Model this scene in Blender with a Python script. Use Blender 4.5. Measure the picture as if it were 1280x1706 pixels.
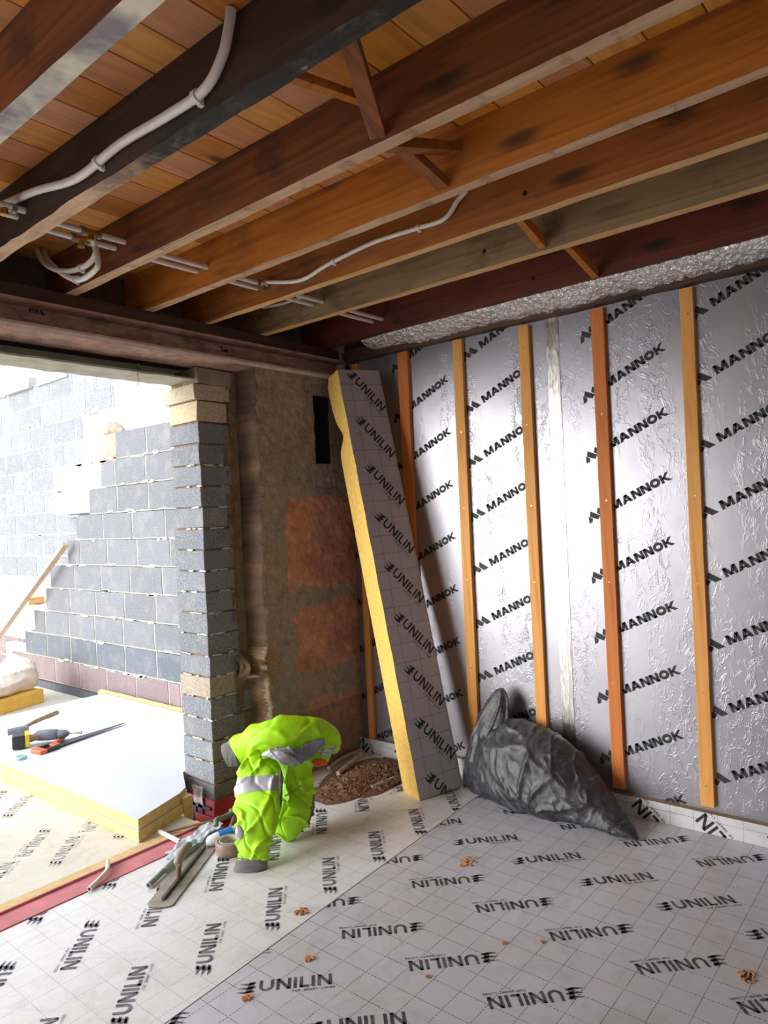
import bpy, math, random
from mathutils import Vector, Matrix, noise
random.seed(7)
S = bpy.context.scene
for o in list(bpy.data.objects): bpy.data.objects.remove(o)
COL = S.collection
def lin(r, g, b):
    f = lambda c: (c/255/12.92) if c <= 10.3 else ((c/255+.055)/1.055)**2.4
    return (f(r), f(g), f(b), 1)

# ---------------------------------------------------------------- camera
EYE = Vector((0, 0, 1.45)); YAW, PIT, ROL, FPX = 0.877773, 0.001186, -0.046401, 1187.0
_f = Vector((math.sin(YAW)*math.cos(PIT), math.cos(YAW)*math.cos(PIT), math.sin(PIT)))
_r = Vector((math.cos(YAW), -math.sin(YAW), 0)); _u = _r.cross(_f)
R_ = math.cos(ROL)*_r + math.sin(ROL)*_u; U_ = -math.sin(ROL)*_r + math.cos(ROL)*_u
cd = bpy.data.cameras.new('camera'); cam = bpy.data.objects.new('camera', cd); COL.objects.link(cam)
cd.sensor_fit = 'VERTICAL'; cd.sensor_height = 36; cd.lens = 36*FPX/1706; cd.clip_start = .05
M = Matrix((R_, U_, -_f)).transposed().to_4x4(); M.translation = EYE; cam.matrix_world = M
S.camera = cam
def at(px, py, depth):
    return EYE + depth*(_f + R_*((px-640)/FPX) - U_*((py-853)/FPX))
def on(px, py, axis, val):
    d = _f + R_*((px-640)/FPX) - U_*((py-853)/FPX); k = 'xyz'.index(axis)
    return EYE + d*((val-EYE[k])/d[k])
# ---------------------------------------------------------------- light
w = bpy.data.worlds.new('overcast'); S.world = w; w.use_nodes = True
bg = w.node_tree.nodes['Background']; bg.inputs[0].default_value = (.90, .95, 1.0, 1); bg.inputs[1].default_value = 3.1
sd = bpy.data.lights.new('soft_sun', 'SUN'); sd.energy = 6.3; sd.angle = math.radians(44); sd.color = (1, .97, .92)
so = bpy.data.objects.new('soft_sun', sd); COL.objects.link(so)
so.rotation_euler = Vector((.86, -.42, -.25)).to_track_quat('-Z', 'Y').to_euler()
S.view_settings.view_transform = 'Standard'; S.view_settings.look = 'None'
S.view_settings.gamma = 1; S.view_settings.exposure = -0.3; S.view_settings.use_curve_mapping = False

# ---------------------------------------------------------------- mesh builder
class MB:
    def __init__(s): s.v = []; s.f = []; s.m = []; s.sm = []; s.c = []
    def add(s, vs, fs, m=0, smooth=False, col=None):
        b = len(s.v); s.v += [Vector(p) for p in vs]
        for f in fs: s.f.append([b+i for i in f]); s.m.append(m); s.sm.append(smooth); s.c.append(col)
        return s
    def obb(s, c, ax, h, m=0, col=None, jit=0):
        c = Vector(c); vs = []
        for i in (-1, 1):
            for j in (-1, 1):
                for k in (-1, 1):
                    p = c + ax[0]*h[0]*i + ax[1]*h[1]*j + ax[2]*h[2]*k
                    if jit: p += Vector([random.uniform(-jit, jit) for _ in range(3)])
                    vs.append(p)
        return s.add(vs, [(0,1,3,2),(4,6,7,5),(0,4,5,1),(2,3,7,6),(0,2,6,4),(1,5,7,3)], m, False, col)
    def box(s, a, b, m=0, col=None, jit=0):
        a = Vector(a); b = Vector(b)
        return s.obb((a+b)/2, AX, (b-a)/2, m, col, jit)
    def rings(s, rs, m=0, smooth=True, caps=True, col=None):
        n = len(rs[0]); vs = [p for r in rs for p in r]; fs = []
        for i in range(len(rs)-1):
            for j in range(n):
                fs.append((i*n+j, i*n+(j+1) % n, (i+1)*n+(j+1) % n, (i+1)*n+j))
        s.add(vs, fs, m, smooth, col)
        if caps:
            s.add(rs[0], [tuple(range(n))[::-1]], m, False, col); s.add(rs[-1], [tuple(range(n))], m, False, col)
        return s
    def tube(s, pts, r, n=12, m=0, caps=True, col=None):
        pts = [Vector(p) for p in pts]; rs = []
        if not hasattr(r, '__len__'): r = [r]*len(pts)
        t0 = (pts[1]-pts[0]).normalized(); a = t0.orthogonal().normalized()
        for i, p in enumerate(pts):
            t = (pts[min(i+1, len(pts)-1)] - pts[max(i-1, 0)]).normalized()
            a = (a - t*a.dot(t)).normalized(); b = t.cross(a)
            rs.append([p + (a*math.cos(2*math.pi*k/n) + b*math.sin(2*math.pi*k/n))*r[i] for k in range(n)])
        return s.rings(rs, m, True, caps, col)
    def cyl(s, p, q, r, n=16, m=0, r2=None): return s.tube([p, q], [r, r if r2 is None else r2], n, m)
    def prism(s, poly, O, A, B, N, m=0, smooth=False, col=None):
        # polygon in frame (O, A, B), extruded along N
        O = Vector(O); n = len(poly); lo = [O+A*x+B*y for x, y in poly]; hi = [p+N for p in lo]
        s.add(lo+hi, [tuple(range(n))[::-1], tuple(range(n, 2*n))] + [(i, (i+1) % n, n+(i+1) % n, n+i) for i in range(n)], m, smooth, col)
        return s
    def grid(s, nu, nv, fn, m=0, smooth=True, skip=None, colf=None):
        vs = [fn(i/nu, j/nv) for j in range(nv+1) for i in range(nu+1)]; b = len(s.v)
        s.v += [Vector(p) for p in vs]
        for j in range(nv):
            for i in range(nu):
                if skip and skip((i+.5)/nu, (j+.5)/nv): continue
                k = b+j*(nu+1)+i
                s.f.append([k, k+1, k+nu+2, k+nu+1]); s.m.append(m); s.sm.append(smooth)
                s.c.append(colf((i+.5)/nu, (j+.5)/nv) if colf else None)
        return s
    def build(s, name, mats, parent=None, loc=None, bevel=0, segs=2):
        if parent is not None: loc = parent.location.copy() if loc is None else Vector(loc)
        o_ = Vector(loc) if loc is not None else Vector((0, 0, 0))
        me = bpy.data.meshes.new(name)
        me.from_pydata([tuple(p-o_) for p in s.v], [], s.f)
        if not isinstance(mats, (list, tuple)): mats = [mats]
        for m in mats: me.materials.append(m)
        me.polygons.foreach_set('material_index', s.m); me.polygons.foreach_set('use_smooth', s.sm)
        if any(c is not None for c in s.c):
            at_ = me.color_attributes.new('tint', 'FLOAT_COLOR', 'CORNER'); i = 0
            for p, c in zip(me.polygons, s.c):
                c = c or (1, 1, 1, 1)
                for k in range(p.loop_total): at_.data[p.loop_start+k].color = c
        me.update(); ob = bpy.data.objects.new(name, me); COL.objects.link(ob)
        if parent is not None: ob.parent = parent
        else: ob.location = o_
        if bevel:
            bm = ob.modifiers.new('edge', 'BEVEL'); bm.width = bevel; bm.segments = segs; bm.limit_method = 'ANGLE'
        return ob
AX = (Vector((1,0,0)), Vector((0,1,0)), Vector((0,0,1))); X, Y, Z = AX
def tag(o, label, cat, group=None):
    o['label'] = label; o['category'] = cat
    if group: o['group'] = group
    return o
def struct(o): o['kind'] = 'structure'; return o
def empty(name, loc, label, cat, group=None):
    e = bpy.data.objects.new(name, None); e.location = loc; e.empty_display_size = .05; COL.objects.link(e)
    return tag(e, label, cat, group)
def bez(pts, n=10):
    P = [Vector(p) for p in pts]; out = []
    Q = [2*P[0]-P[1]] + P + [2*P[-1]-P[-2]]
    for i in range(1, len(Q)-2):
        a, b, c, d = Q[i-1:i+3]
        for k in range(n):
            t = k/n
            out.append(.5*((2*b)+(-a+c)*t+(2*a-5*b+4*c-d)*t*t+(-a+3*b-3*c+d)*t**3))
    out.append(P[-1]); return out

# ---------------------------------------------------------------- materials
class NT:
    def __init__(s, name):
        s.mat = bpy.data.materials.new(name); s.mat.use_nodes = True; s.t = s.mat.node_tree
        s.bs = s.t.nodes['Principled BSDF']; s.co = s.n('ShaderNodeTexCoord').outputs['Object']
    def n(s, ty, **kw):
        nd = s.t.nodes.new(ty)
        for k, v in kw.items(): setattr(nd, k, v)
        return nd
    def l(s, a, b): s.t.links.new(a, b)
    def put(s, nd, i, v):
        if isinstance(v, bpy.types.NodeSocket): s.l(v, nd.inputs[i])
        else: nd.inputs[i].default_value = v
    def mapc(s, scale, rot=(0,0,0), loc=(0,0,0), src=None):
        m = s.n('ShaderNodeMapping'); s.l(src or s.co, m.inputs[0])
        m.inputs['Scale'].default_value = scale; m.inputs['Rotation'].default_value = rot; m.inputs['Location'].default_value = loc
        return m.outputs[0]
    def noise(s, sc, detail=4, rough=.55, vec=None, dist=0):
        x = s.n('ShaderNodeTexNoise'); s.l(vec or s.co, x.inputs['Vector'])
        x.inputs['Scale'].default_value = sc; x.inputs['Detail'].default_value = detail
        x.inputs['Roughness'].default_value = rough; x.inputs['Distortion'].default_value = dist
        return x.outputs['Fac']
    def ramp(s, f, stops):
        r = s.n('ShaderNodeValToRGB'); s.l(f, r.inputs[0]); e = r.color_ramp.elements
        while len(e) < len(stops): e.new(.5)
        for q, (p, c) in zip(e, stops):
            q.position = p; q.color = c if hasattr(c, '__len__') else (c, c, c, 1)
        return r.outputs[0]
    def mix(s, f, a, b, mode='MIX'):
        m = s.n('ShaderNodeMix', data_type='RGBA', blend_type=mode)
        s.put(m, 0, f); s.put(m, 6, a); s.put(m, 7, b); return m.outputs[2]
    def math(s, op, a, b=0., c=0.):
        m = s.n('ShaderNodeMath', operation=op); s.put(m, 0, a); s.put(m, 1, b); s.put(m, 2, c); return m.outputs[0]
    def tint(s):
        a = s.n('ShaderNodeVertexColor', layer_name='tint'); return a.outputs[0]
    def bump(s, h, strength=.3, dist=.01):
        b = s.n('ShaderNodeBump'); b.inputs['Strength'].default_value = strength; b.inputs['Distance'].default_value = dist
        s.l(h, b.inputs['Height']); s.l(b.outputs[0], s.bs.inputs['Normal'])
    def fin(s, col, rough=.6, metal=0, spec=None):
        s.put(s.bs, 'Base Color', col); s.put(s.bs, 'Roughness', rough); s.put(s.bs, 'Metallic', metal)
        if spec is not None: s.bs.inputs['Specular IOR Level'].default_value = spec
        return s.mat
def plain(name, c, rough=.6, metal=0, var=.12, sc=30, bump=0):
    n = NT(name); f = n.noise(sc, 5)
    d = tuple(x*(1-var*1.6) for x in c[:3])+(1,); e = tuple(min(1, x*(1+var)) for x in c[:3])+(1,)
    if bump: n.bump(f, bump, .003)
    return n.fin(n.ramp(f, [(.3, d), (.7, e)]), rough, metal)
def wood(name, dark, mid, light, grain='y', rough=.65, knots=.75, bump=.25, stain=None):
    n = NT(name); sc = {'y': (14, .9, 14), 'x': (.9, 14, 14), 'z': (14, 14, .9)}[grain]
    v = n.mapc(sc); g = n.noise(1.6, 6, .6, v, 1.2)
    big = n.noise(1.3, 3, .5)
    c = n.ramp(g, [(.25, dark), (.5, mid), (.78, light)])
    c = n.mix(n.math('MULTIPLY', n.ramp(big, [(.35, 0.), (.7, 1.)]), .45), c, dark)
    ks = {'y': (7, 2.6, 7), 'x': (2.6, 7, 7), 'z': (7, 7, 2.6)}[grain]
    vo = n.n('ShaderNodeTexVoronoi'); n.l(n.mapc(ks), vo.inputs['Vector']); vo.inputs['Scale'].default_value = .9
    k = n.ramp(n.math('ADD', vo.outputs['Distance'], n.math('MULTIPLY', g, .12)), [(.13, 1.), (.26, 0.)])
    c = n.mix(n.math('MULTIPLY', k, knots), c, tuple(x*.22 for x in dark[:3])+(1,))
    if stain:
        st = n.ramp(n.noise(stain[1], 5, .65), [(stain[2], 0.), (stain[2]+.12, 1.)])
        c = n.mix(n.math('MULTIPLY', st, stain[3]), c, stain[0])
    n.bump(g, bump, .004)
    return n.fin(c, rough)
def printed_foil(name, base, dirt, axes, rough=.45, metal=.25, line=.9, wear=.35, cell=.0975, dash=True, off=(0., 0.)):
    n = NT(name); sp = n.n('ShaderNodeSeparateXYZ'); n.l(n.co, sp.inputs[0])
    a, b = sp.outputs['XYZ'.index(axes[0])], sp.outputs['XYZ'.index(axes[1])]
    a = n.math('ADD', a, off[0]); b = n.math('ADD', b, off[1])
    def ln(p, q):
        fr = n.math('PINGPONG', p, cell/2)
        l_ = n.math('LESS_THAN', fr, .0014)
        if dash: l_ = n.math('MULTIPLY', l_, n.math('GREATER_THAN', n.math('FRACT', n.math('DIVIDE', q, .0122)), .28))
        return l_
    g = n.math('MAXIMUM', ln(a, b), ln(b, a))
    wr = n.ramp(n.noise(9, 6, .7), [(.38, .45), (.55, 1.)])
    g = n.math('MULTIPLY', n.math('MULTIPLY', g, wr), line)
    d = n.ramp(n.noise(2.3, 7, .68, dist=.6), [(.44, 0.), (.72, 1.)])
    c = n.mix(n.math('MULTIPLY', d, wear), base, dirt)
    sm = n.ramp(n.noise(6, 8, .75, dist=1.2), [(.5, 0.), (.62, 1.)])
    c = n.mix(n.math('MULTIPLY', sm, .16), c, lin(120, 116, 118))
    sp2 = n.ramp(n.noise(160, 2, .5), [(.71, 0.), (.74, 1.)])
    c = n.mix(n.math('MULTIPLY', sp2, .4), c, lin(90, 74, 60))
    c = n.mix(g, c, lin(45, 45, 55))
    n.bump(n.noise(5, 4, .5), .25, .006)
    return n.fin(c, rough, metal)
def ink(name, c, fade, amt):
    n = NT(name); f = n.ramp(n.noise(14, 8, .75), [(.45, 0.), (.7, 1.)])
    return n.fin(n.mix(n.math('MULTIPLY', f, amt), c, fade), .6)

m_joist_red = wood('wood_red_brown', lin(58,30,14), lin(118,62,26), lin(158,88,36), 'y', stain=(lin(36,24,18), 3, .58, .6))
m_joist_orange = wood('wood_orange', lin(128,72,20), lin(188,112,34), lin(214,138,50), 'y', stain=(lin(90,50,22), 2.2, .6, .5))
m_joist_amber = wood('wood_amber', lin(96,54,20), lin(158,92,34), lin(190,118,50), 'y', stain=(lin(60,36,20), 2.2, .56, .5))
m_joist_dark = wood('wood_dark', lin(34,25,20), lin(62,44,32), lin(86,60,42), 'y', stain=(lin(22,18,16), 2.5, .55, .7))
m_joist_grey = wood('wood_grey', lin(92,74,50), lin(140,118,84), lin(168,142,100), 'y', stain=(lin(66,54,38), 4, .55, .6), knots=.25)
m_joist_crim = wood('wood_crimson', lin(56,22,12), lin(96,40,22), lin(122,54,30), 'y', stain=(lin(44,16,10), 2, .58, .6))
m_edge = wood('sawn_edge_dusty', lin(150,116,88), lin(212,172,136), lin(232,202,172), 'y', stain=(lin(84,68,58), 7, .55, .7), knots=.1)
m_edge_clean = wood('sawn_edge_clean', lin(186,136,84), lin(226,180,124), lin(238,200,148), 'y', knots=.1)
m_edge_tar = wood('tarred_edge', lin(24,22,22), lin(60,52,48), lin(150,128,110), 'y', stain=(lin(176,140,112), 5, .56, .75), knots=0)
m_edge_paint = wood('painted_edge', lin(112,104,112), lin(150,142,150), lin(176,168,172), 'y', stain=(lin(236,230,206), 1.6, .44, .97), knots=0)
m_timber_z = wood('new_timber', lin(196,128,56), lin(226,162,84), lin(240,184,112), 'z', knots=.35, bump=.1)
m_timber_z2 = wood('new_timber_red', lin(176,92,36), lin(208,122,54), lin(226,146,78), 'z', knots=.6, bump=.1)
m_timber_x = wood('timber_strip', lin(176,128,72), lin(214,170,108), lin(232,196,140), 'x', knots=.2)
_n = NT('tarred_edge_mixed'); _s = _n.n('ShaderNodeSeparateXYZ'); _n.l(_n.co, _s.inputs[0])
_a = _n.ramp(_n.noise(3, 6, .7, _n.mapc((3, 1, 3))), [(.35, lin(150,122,100)), (.6, lin(214,176,142))])
_b = _n.ramp(_n.noise(7, 6, .75, _n.mapc((2, 1, 2))), [(.5, lin(26,25,25)), (.62, lin(66,58,54)), (.72, lin(196,156,126))])
_w = _n.math('ADD', _s.outputs[1], _n.math('MULTIPLY', _n.noise(6, 5, .7), .9))
m_edge_tar = _n.fin(_n.mix(_n.ramp(_n.math('SUBTRACT', _w, 1.75), [(.35, 0.), (.65, 1.)]), _b, _a), .7)
m_strut = wood('strut_wood', lin(80,40,18), lin(140,78,34), lin(176,106,48), 'x', knots=.2)
m_plate = wood('dark_plate', lin(40,26,20), lin(70,48,38), lin(96,66,52), 'x')
m_yellow = plain('pir_foam', lin(226,186,96), .8, 0, .10, 40, .3)
m_foam_pale = plain('pir_foam_pale', lin(214,184,132), .8, 0, .10, 30, .3)
m_white_foil = plain('white_facing', lin(224,228,236), .45, .1, .05, 4, 0)
m_steel_grey = plain('steel', lin(150,146,140), .38, .85, .2, 40)
m_rust = plain('rusty_metal', lin(118,96,78), .6, .3, .3, 60, .2)
m_red_dpm = plain('red_membrane', lin(180,52,62), .5, 0, .25, 9, .2)
m_red_dusty = plain('red_membrane_dusty', lin(204,124,130), .7, 0, .2, 7, .2)
m_ink = ink('black_ink', lin(26,34,32), lin(70,76,76), .35)
m_ink_floor = ink('floor_ink', lin(58,58,66), lin(168,168,176), .45)
m_ink_pale = ink('worn_floor_ink', lin(84,84,96), lin(196,196,204), .6)

# ---------------------------------------------------------------- lettering as flat polygons
def st(p, q, w_): return [(p[0]-w_/2, p[1]), (p[0]+w_/2, p[1]), (q[0]+w_/2, q[1]), (q[0]-w_/2, q[1])]
def rc(a, b, c, d): return [(a, b), (c, b), (c, d), (a, d)]
def arc(cx, cy, rx, ry, t, a0, a1, n=14):
    out = []
    for i in range(n):
        u, v = a0+(a1-a0)*i/n, a0+(a1-a0)*(i+1)/n
        out.append([(cx+rx*math.cos(u), cy+ry*math.sin(u)), (cx+rx*math.cos(v), cy+ry*math.sin(v)),
                    (cx+(rx-t)*math.cos(v), cy+(ry-t)*math.sin(v)), (cx+(rx-t)*math.cos(u), cy+(ry-t)*math.sin(u))])
    return out
def letter(ch, W, H=1., t=.3):
    if ch == 'M': return [rc(0,0,t,H), rc(W-t,0,W,H), st((t*.62,H),(W/2,.05*H),t*1.1), st((W-t*.62,H),(W/2,.05*H),t*1.1)]
    if ch == 'A': return [st((t*.6,0),(W/2,H),t*1.15), st((W-t*.6,0),(W/2,H),t*1.15), rc(W*.25,.18*H,W*.75,.38*H)]
    if ch == 'N': return [rc(0,0,t,H), rc(W-t,0,W,H), st((t*.6,H),(W-t*.6,0),t*1.2)]
    if ch == 'O': return arc(W/2, H/2, W/2, H/2*1.03, t, 0, 2*math.pi, 22)
    if ch == 'K': return [rc(0,0,t,H), st((t*1.0,.45*H),(W-t*.55,H),t*1.25), st((t*1.15,.55*H),(W-t*.5,0),t*1.3)]
    if ch == 'U': return [rc(0,W/2,t,H), rc(W-t,W/2,W,H)] + arc(W/2, W/2, W/2, W/2, t, math.pi, 2*math.pi, 10)
    if ch == 'I': return [rc(0,0,t,H)]
    if ch == 'L': return [rc(0,0,t,H), rc(0,0,W,t)]
    if ch == 'F': return [rc(0,0,t,H), rc(0,H-t,W,H), rc(0,.42*H,W*.85,.42*H+t)]
    if ch == 'R': return [rc(0,0,t,H), rc(0,H-t,W,H), rc(W-t,.45,W,H), rc(0,.42*H,W,.42*H+t), st((W-t/2,0),(W*.45,.45*H),t)]
    if ch == 'S': return [rc(0,0,W,t), rc(0,.45,W,.45+t), rc(0,1-t,W,1), rc(0,.45,t,1), rc(W-t,0,W,.5)]
    if ch == 'T': return [rc(W/2-t/2,0,W/2+t/2,H), rc(0,H-t,W,H)]
    if ch == 'V': return [st((t*.5,H),(W/2,0),t), st((W-t*.5,H),(W/2,0),t)]
    if ch == 'G': return [rc(0,0,W,t), rc(0,1-t,W,1), rc(0,0,t,1), rc(W-t,0,W,.5), rc(W*.5,.42,W,.42+t)]
    return []
def text_polys(s, widths, gap, t, H=1.):
    out = []; x = 0
    for ch in s:
        W = widths.get(ch, .7)
        if ch != ' ':
            out += [[(x+a, b) for a, b in p] for p in letter(ch, W, H, t)]
        x += W+gap
    return out, x-gap
mk, mkw = text_polys('MANNOK', dict(M=1.42, A=1.30, N=1.12, O=1.18, K=1.18), .06, .34)
ML = 3.19
MANNOK = [[(0,0),(.46,0),(.68,.36),(.30,.82)], [(.40,.72),(.80,1.27),(1.66,.30),(1.20,-.03)], [(1.40,.72),(1.80,1.27),(2.76,0),(1.98,0)]]
MANNOK = [[(x-ML, y) for x, y in p] for p in MANNOK] + mk
un, unw = text_polys('UNILIN', dict(U=.86, N=.86, I=.2, L=.55), .16, .19)
tiny, tw = text_polys('FOR SMART LIVING', dict(M=.9, I=.2, N=.7), .28, .16)
UL = 1.30
def leaf_bar(y, x0, x1): # one pointed wavy bar of the emblem
    return [[(x0-.06, y+.15), (x0+.42, y-.02), (x1, y+.05), (x1+.02, y+.22), (x0+.46, y+.15)]]
UNI = []
for k, (a, b) in enumerate(((-1.30, -.28), (-1.22, -.22), (-1.12, -.24))): UNI += leaf_bar(k*.36-.03, a, b)
UNI += [[(-.80,-.02),(-.44,.0),(-.28,.96),(-.58,.94)]]
UNI += un
UNI += [[(unw-2.35+x*.172, -.34+y*.172) for x, y in p] for p in tiny]
def area(p): return sum(p[i][0]*p[(i+1) % len(p)][1]-p[(i+1) % len(p)][0]*p[i][1] for i in range(len(p)))/2
def clip(poly, hp):
    # hp: list of (a,b,c): keep a*x+b*y+c >= 0
    for a, b, c in hp:
        out = []
        for i in range(len(poly)):
            p, q = poly[i-1], poly[i]; dp, dq = a*p[0]+b*p[1]+c, a*q[0]+b*q[1]+c
            if (dp >= 0) != (dq >= 0):
                t = dp/(dp-dq); out.append((p[0]+(q[0]-p[0])*t, p[1]+(q[1]-p[1])*t))
            if dq >= 0: out.append(q)
        poly = out
        if len(poly) < 3: return None
    return poly
def rect_hp(x0, x1, y0, y1): return [(1,0,-x0), (-1,0,x1), (0,1,-y0), (0,-1,y1)]
def stamp(mb, polys, pos, ang, cap, O, A, B, N, m, hp, lift=.0007):
    # polygons scaled by cap, turned by ang, placed at pos in the board's (A,B) plane
    ca, sa = math.cos(ang), math.sin(ang)
    for p in polys:
        q = [(pos[0]+cap*(x*ca-y*sa), pos[1]+cap*(x*sa+y*ca)) for x, y in p]
        if area(q) < 0: q = q[::-1]
        q = clip(q, hp)
        if not q or abs(area(q)) < 1e-8: continue
        vs = [O+A*x+B*y+N*lift for x, y in q]
        n = (vs[1]-vs[0]).cross(vs[-1]-vs[0])
        if n.dot(N) < 0: vs = vs[::-1]
        mb.add(vs, [tuple(range(len(vs)))], m)

# ================================================================= SETTING
# floor inside: two sheets of printed foil board meeting at a slanting seam
m_foil_floor = printed_foil('floor_foil', lin(206,207,217), lin(184,176,162), 'XY', metal=.12, rough=.42, off=(.0, .0205))
m_foil_floor2 = printed_foil('floor_foil_worn', lin(228,228,231), lin(214,208,194), 'XY', metal=.10, rough=.46, line=.42, off=(.03, .05))
m_slab = plain('dusty_slab', lin(206,196,176), .85, 0, .10, 3, .2)
SE = lambda x: 1.79 + .0655*x           # the seam's y
b = MB()
b.add([(-3,-3,0),(3.26,-3,0),(3.26,SE(3.26),0),(-3,SE(-3),0)], [(0,1,2,3)], 0)
b.add([(-3,SE(-3),-.0012),(3.26,SE(3.26),-.0012),(3.26,2.77,-.0012),(-3,2.77,-.0012)], [(0,1,2,3)], 1)
b.add([(2.45,2.77,-.0012),(3.26,2.77,-.0012),(3.26,2.95,-.0012),(2.45,2.95,-.0012)], [(0,1,2,3)], 1)
b.add([(-3,-3,-.2),(3.6,-3,-.2),(3.6,3.4,-.2),(-3,3.4,-.2)], [(0,3,2,1)], 2)
b.add([(-3,SE(-3),0),(3.26,SE(3.26),0),(3.26,SE(3.26)-.003,.0012),(-3,SE(-3)-.003,.0012)], [(0,1,2,3)], 4)
O0 = Vector((0,0,0)); q45 = math.pi/4
hpR = [(1,0,3),( -1,0,3.225),(.0655,-1,1.785)]; hpL = [(1,0,3),(-1,0,3.2),(-.0655,1,-1.795),(0,-1,2.77)]
CAPU = .052
def row(xs, kind, y0, n, hp, m, step=.2935):
    for k in range(-n, n+1):
        yy = y0+k*step
        if kind == 'N': stamp(b, UNI, (xs+.048+UL*0, yy-.048), -q45, CAPU, O0, X, Y, Z, m, hp)       # reads away from the camera's left
        else: stamp(b, UNI, (xs-.048, yy+.048), -q45+math.pi, CAPU, O0, X, Y, Z, m, hp)
for px_ in (0, -1.17, -2.34, -3.51):
    row(2.515+px_, 'N', 1.500, 14, hpR, 3); row(2.385+px_, 'F', 1.256, 14, hpR, 3)
    row(1.985+px_, 'F', 1.256, 14, hpR, 3); 
row(3.158, 'F', 1.004, 14, hpR, 3); row(1.985-1.17+1.17*0, 'F', 1.256, 1, [(1,0,9),(-1,0,-9)], 3)
for k in range(-12, 7):
    xx = 1.351+.2955*k
    stamp(b, UNI, (xx+.048, 1.939+.02*k*.0+.048), q45, CAPU, O0, X, Y, Z, 5, hpL)
    stamp(b, UNI, (xx+.228-.048, 2.575-.048), q45+math.pi, CAPU, O0, X, Y, Z, 5, hpL)
    stamp(b, UNI, (xx+.1+.048, 2.70+.048), q45, CAPU, O0, X, Y, Z, 5, hpL)
floor = struct(b.build('floor', [m_foil_floor, m_foil_floor2, m_slab, m_ink_floor, plain('seam_dark', lin(96,92,92), .7), m_ink_pale]))

# outside ground: sheets laid on the slab beyond the threshold
m_out = printed_foil('outside_sheet', lin(214,210,200), lin(196,184,160), 'XY', metal=0, rough=.6, line=.12, wear=.5)
b = MB()
b.add([(-12,2.97,-.001),(2.03,2.97,-.001),(2.03,14,-.001),(-12,14,-.001)], [(0,1,2,3)], 0)
b.add([(2.03,3.13,-.001),(2.215,3.36,-.001),(3.3,3.36,-.001),(3.3,14,-.001),(2.03,14,-.001)], [(0,1,2,3,4)], 0)
b.box((2.0, 2.772, -.19), (2.47, 3.36, -.121), 3)
b.box((2.448, 2.772, -.13), (2.47, 3.08, -.002), 4)
b.add([(3.3,2.97,-.002),(14,2.97,-.002),(14,14,-.002),(3.3,14,-.002)], [(0,1,2,3)], 1)
for kx in range(-8, 4):
    for ky in range(0, 4):
        xx = 1.16+.2955*kx+.05*ky; yy = 3.07+.36*ky
        stamp(b, UNI, (xx+.3, yy+.06), q45+(math.pi if ky % 2 else 0), CAPU, O0, X, Y, Z, 2, [(0,1,-2.99),(-1,0,1.95),(1,0,2.5)])
struct(b.build('floor', [m_out, m_slab, ink('faded_ink', lin(178,174,174), lin(212,206,198), .85), m_red_dpm, m_foam_pale]))

# ---- ceiling planks
m_plank = NT('ceiling_planks')
t_ = m_plank.tint(); g_ = m_plank.noise(1.5, 6, .6, m_plank.mapc((1.2, 16, 10)), 1)
c_ = m_plank.mix(m_plank.math('MULTIPLY', m_plank.ramp(g_, [(.35, 0.), (.75, 1.)]), .45), t_, lin(110,58,24))
vo_ = m_plank.n('ShaderNodeTexVoronoi'); m_plank.l(m_plank.mapc((2.6, 5.5, 5)), vo_.inputs['Vector']); vo_.inputs['Scale'].default_value = 1.
c_ = m_plank.mix(m_plank.math('MULTIPLY', m_plank.ramp(vo_.outputs['Distance'], [(.05, 1.), (.14, 0.)]), .8), c_, lin(60,30,14))
m_plank.bump(g_, .2, .003); m_plank = m_plank.fin(c_, .6)
b = MB(); y = 3.3+.07; k = 0
pc = [lin(214,142,62), lin(228,158,76), lin(206,136,84), lin(222,146,46), lin(196,120,44), lin(232,168,88), lin(210,144,100)]
while y > -3:
    b.box((-3, y-.1418, 2.636), (3.5, y, 2.654), 0, pc[(k*5+k//3) % 7]); y -= .1455; k += 1
b.box((-3.2, -3.2, 2.666), (3.7, 3.5, 2.74), 0, lin(60,40,26))
struct(b.build('ceiling', [m_plank], bevel=.0015, segs=1))

# ---- concrete blocks
def block_mat(name, rough=.9):
    n = NT(name); t = n.tint(); s1 = n.noise(130, 3, .6); s2 = n.noise(7, 5, .6)
    c = n.mix(n.ramp(s1, [(.38, 1.), (.55, 0.)]), t, n.mix(1., t, (.62,.62,.64,1), 'MULTIPLY'))
    c = n.mix(n.math('MULTIPLY', n.ramp(s1, [(.6, 0.), (.72, 1.)]), .35), c, lin(205,205,208))
    c = n.mix(n.math('MULTIPLY', n.ramp(s2, [(.5, 0.), (.75, 1.)]), .22), c, lin(196,188,176))
    n.bump(s1, .7, .004); return n.fin(c, rough)
m_block = block_mat('concrete_block')
m_mortar = plain('mortar', lin(206,198,182), .9, 0, .12, 35, .6)
m_mortar_dk = plain('mortar_brown', lin(134,112,86), .9, 0, .2, 25, .6)
def jcol(c, j=.1):
    k = 1+random.uniform(-j, j); return (c[0]*k, c[1]*k, c[2]*k, 1)
GREYB = lin(128,130,137)
def mortar_smears(b, n, x, y0, y1, zs, m):
    for _ in range(n):
        yy = random.uniform(y0, y1); zz = random.choice(zs)+random.uniform(-.01, .012); L = random.uniform(.02, .09); h_ = random.uniform(.004, .013)
        pts = [(math.cos(a)*L*random.uniform(.7, 1.2), math.sin(a)*h_*random.uniform(.5, 1.4)) for a in [i*math.pi/5 for i in range(10)]]
        b.prism(pts, Vector((x-.004, yy, zz)), Y, Z, Vector((.006, 0, 0)), m)
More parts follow.
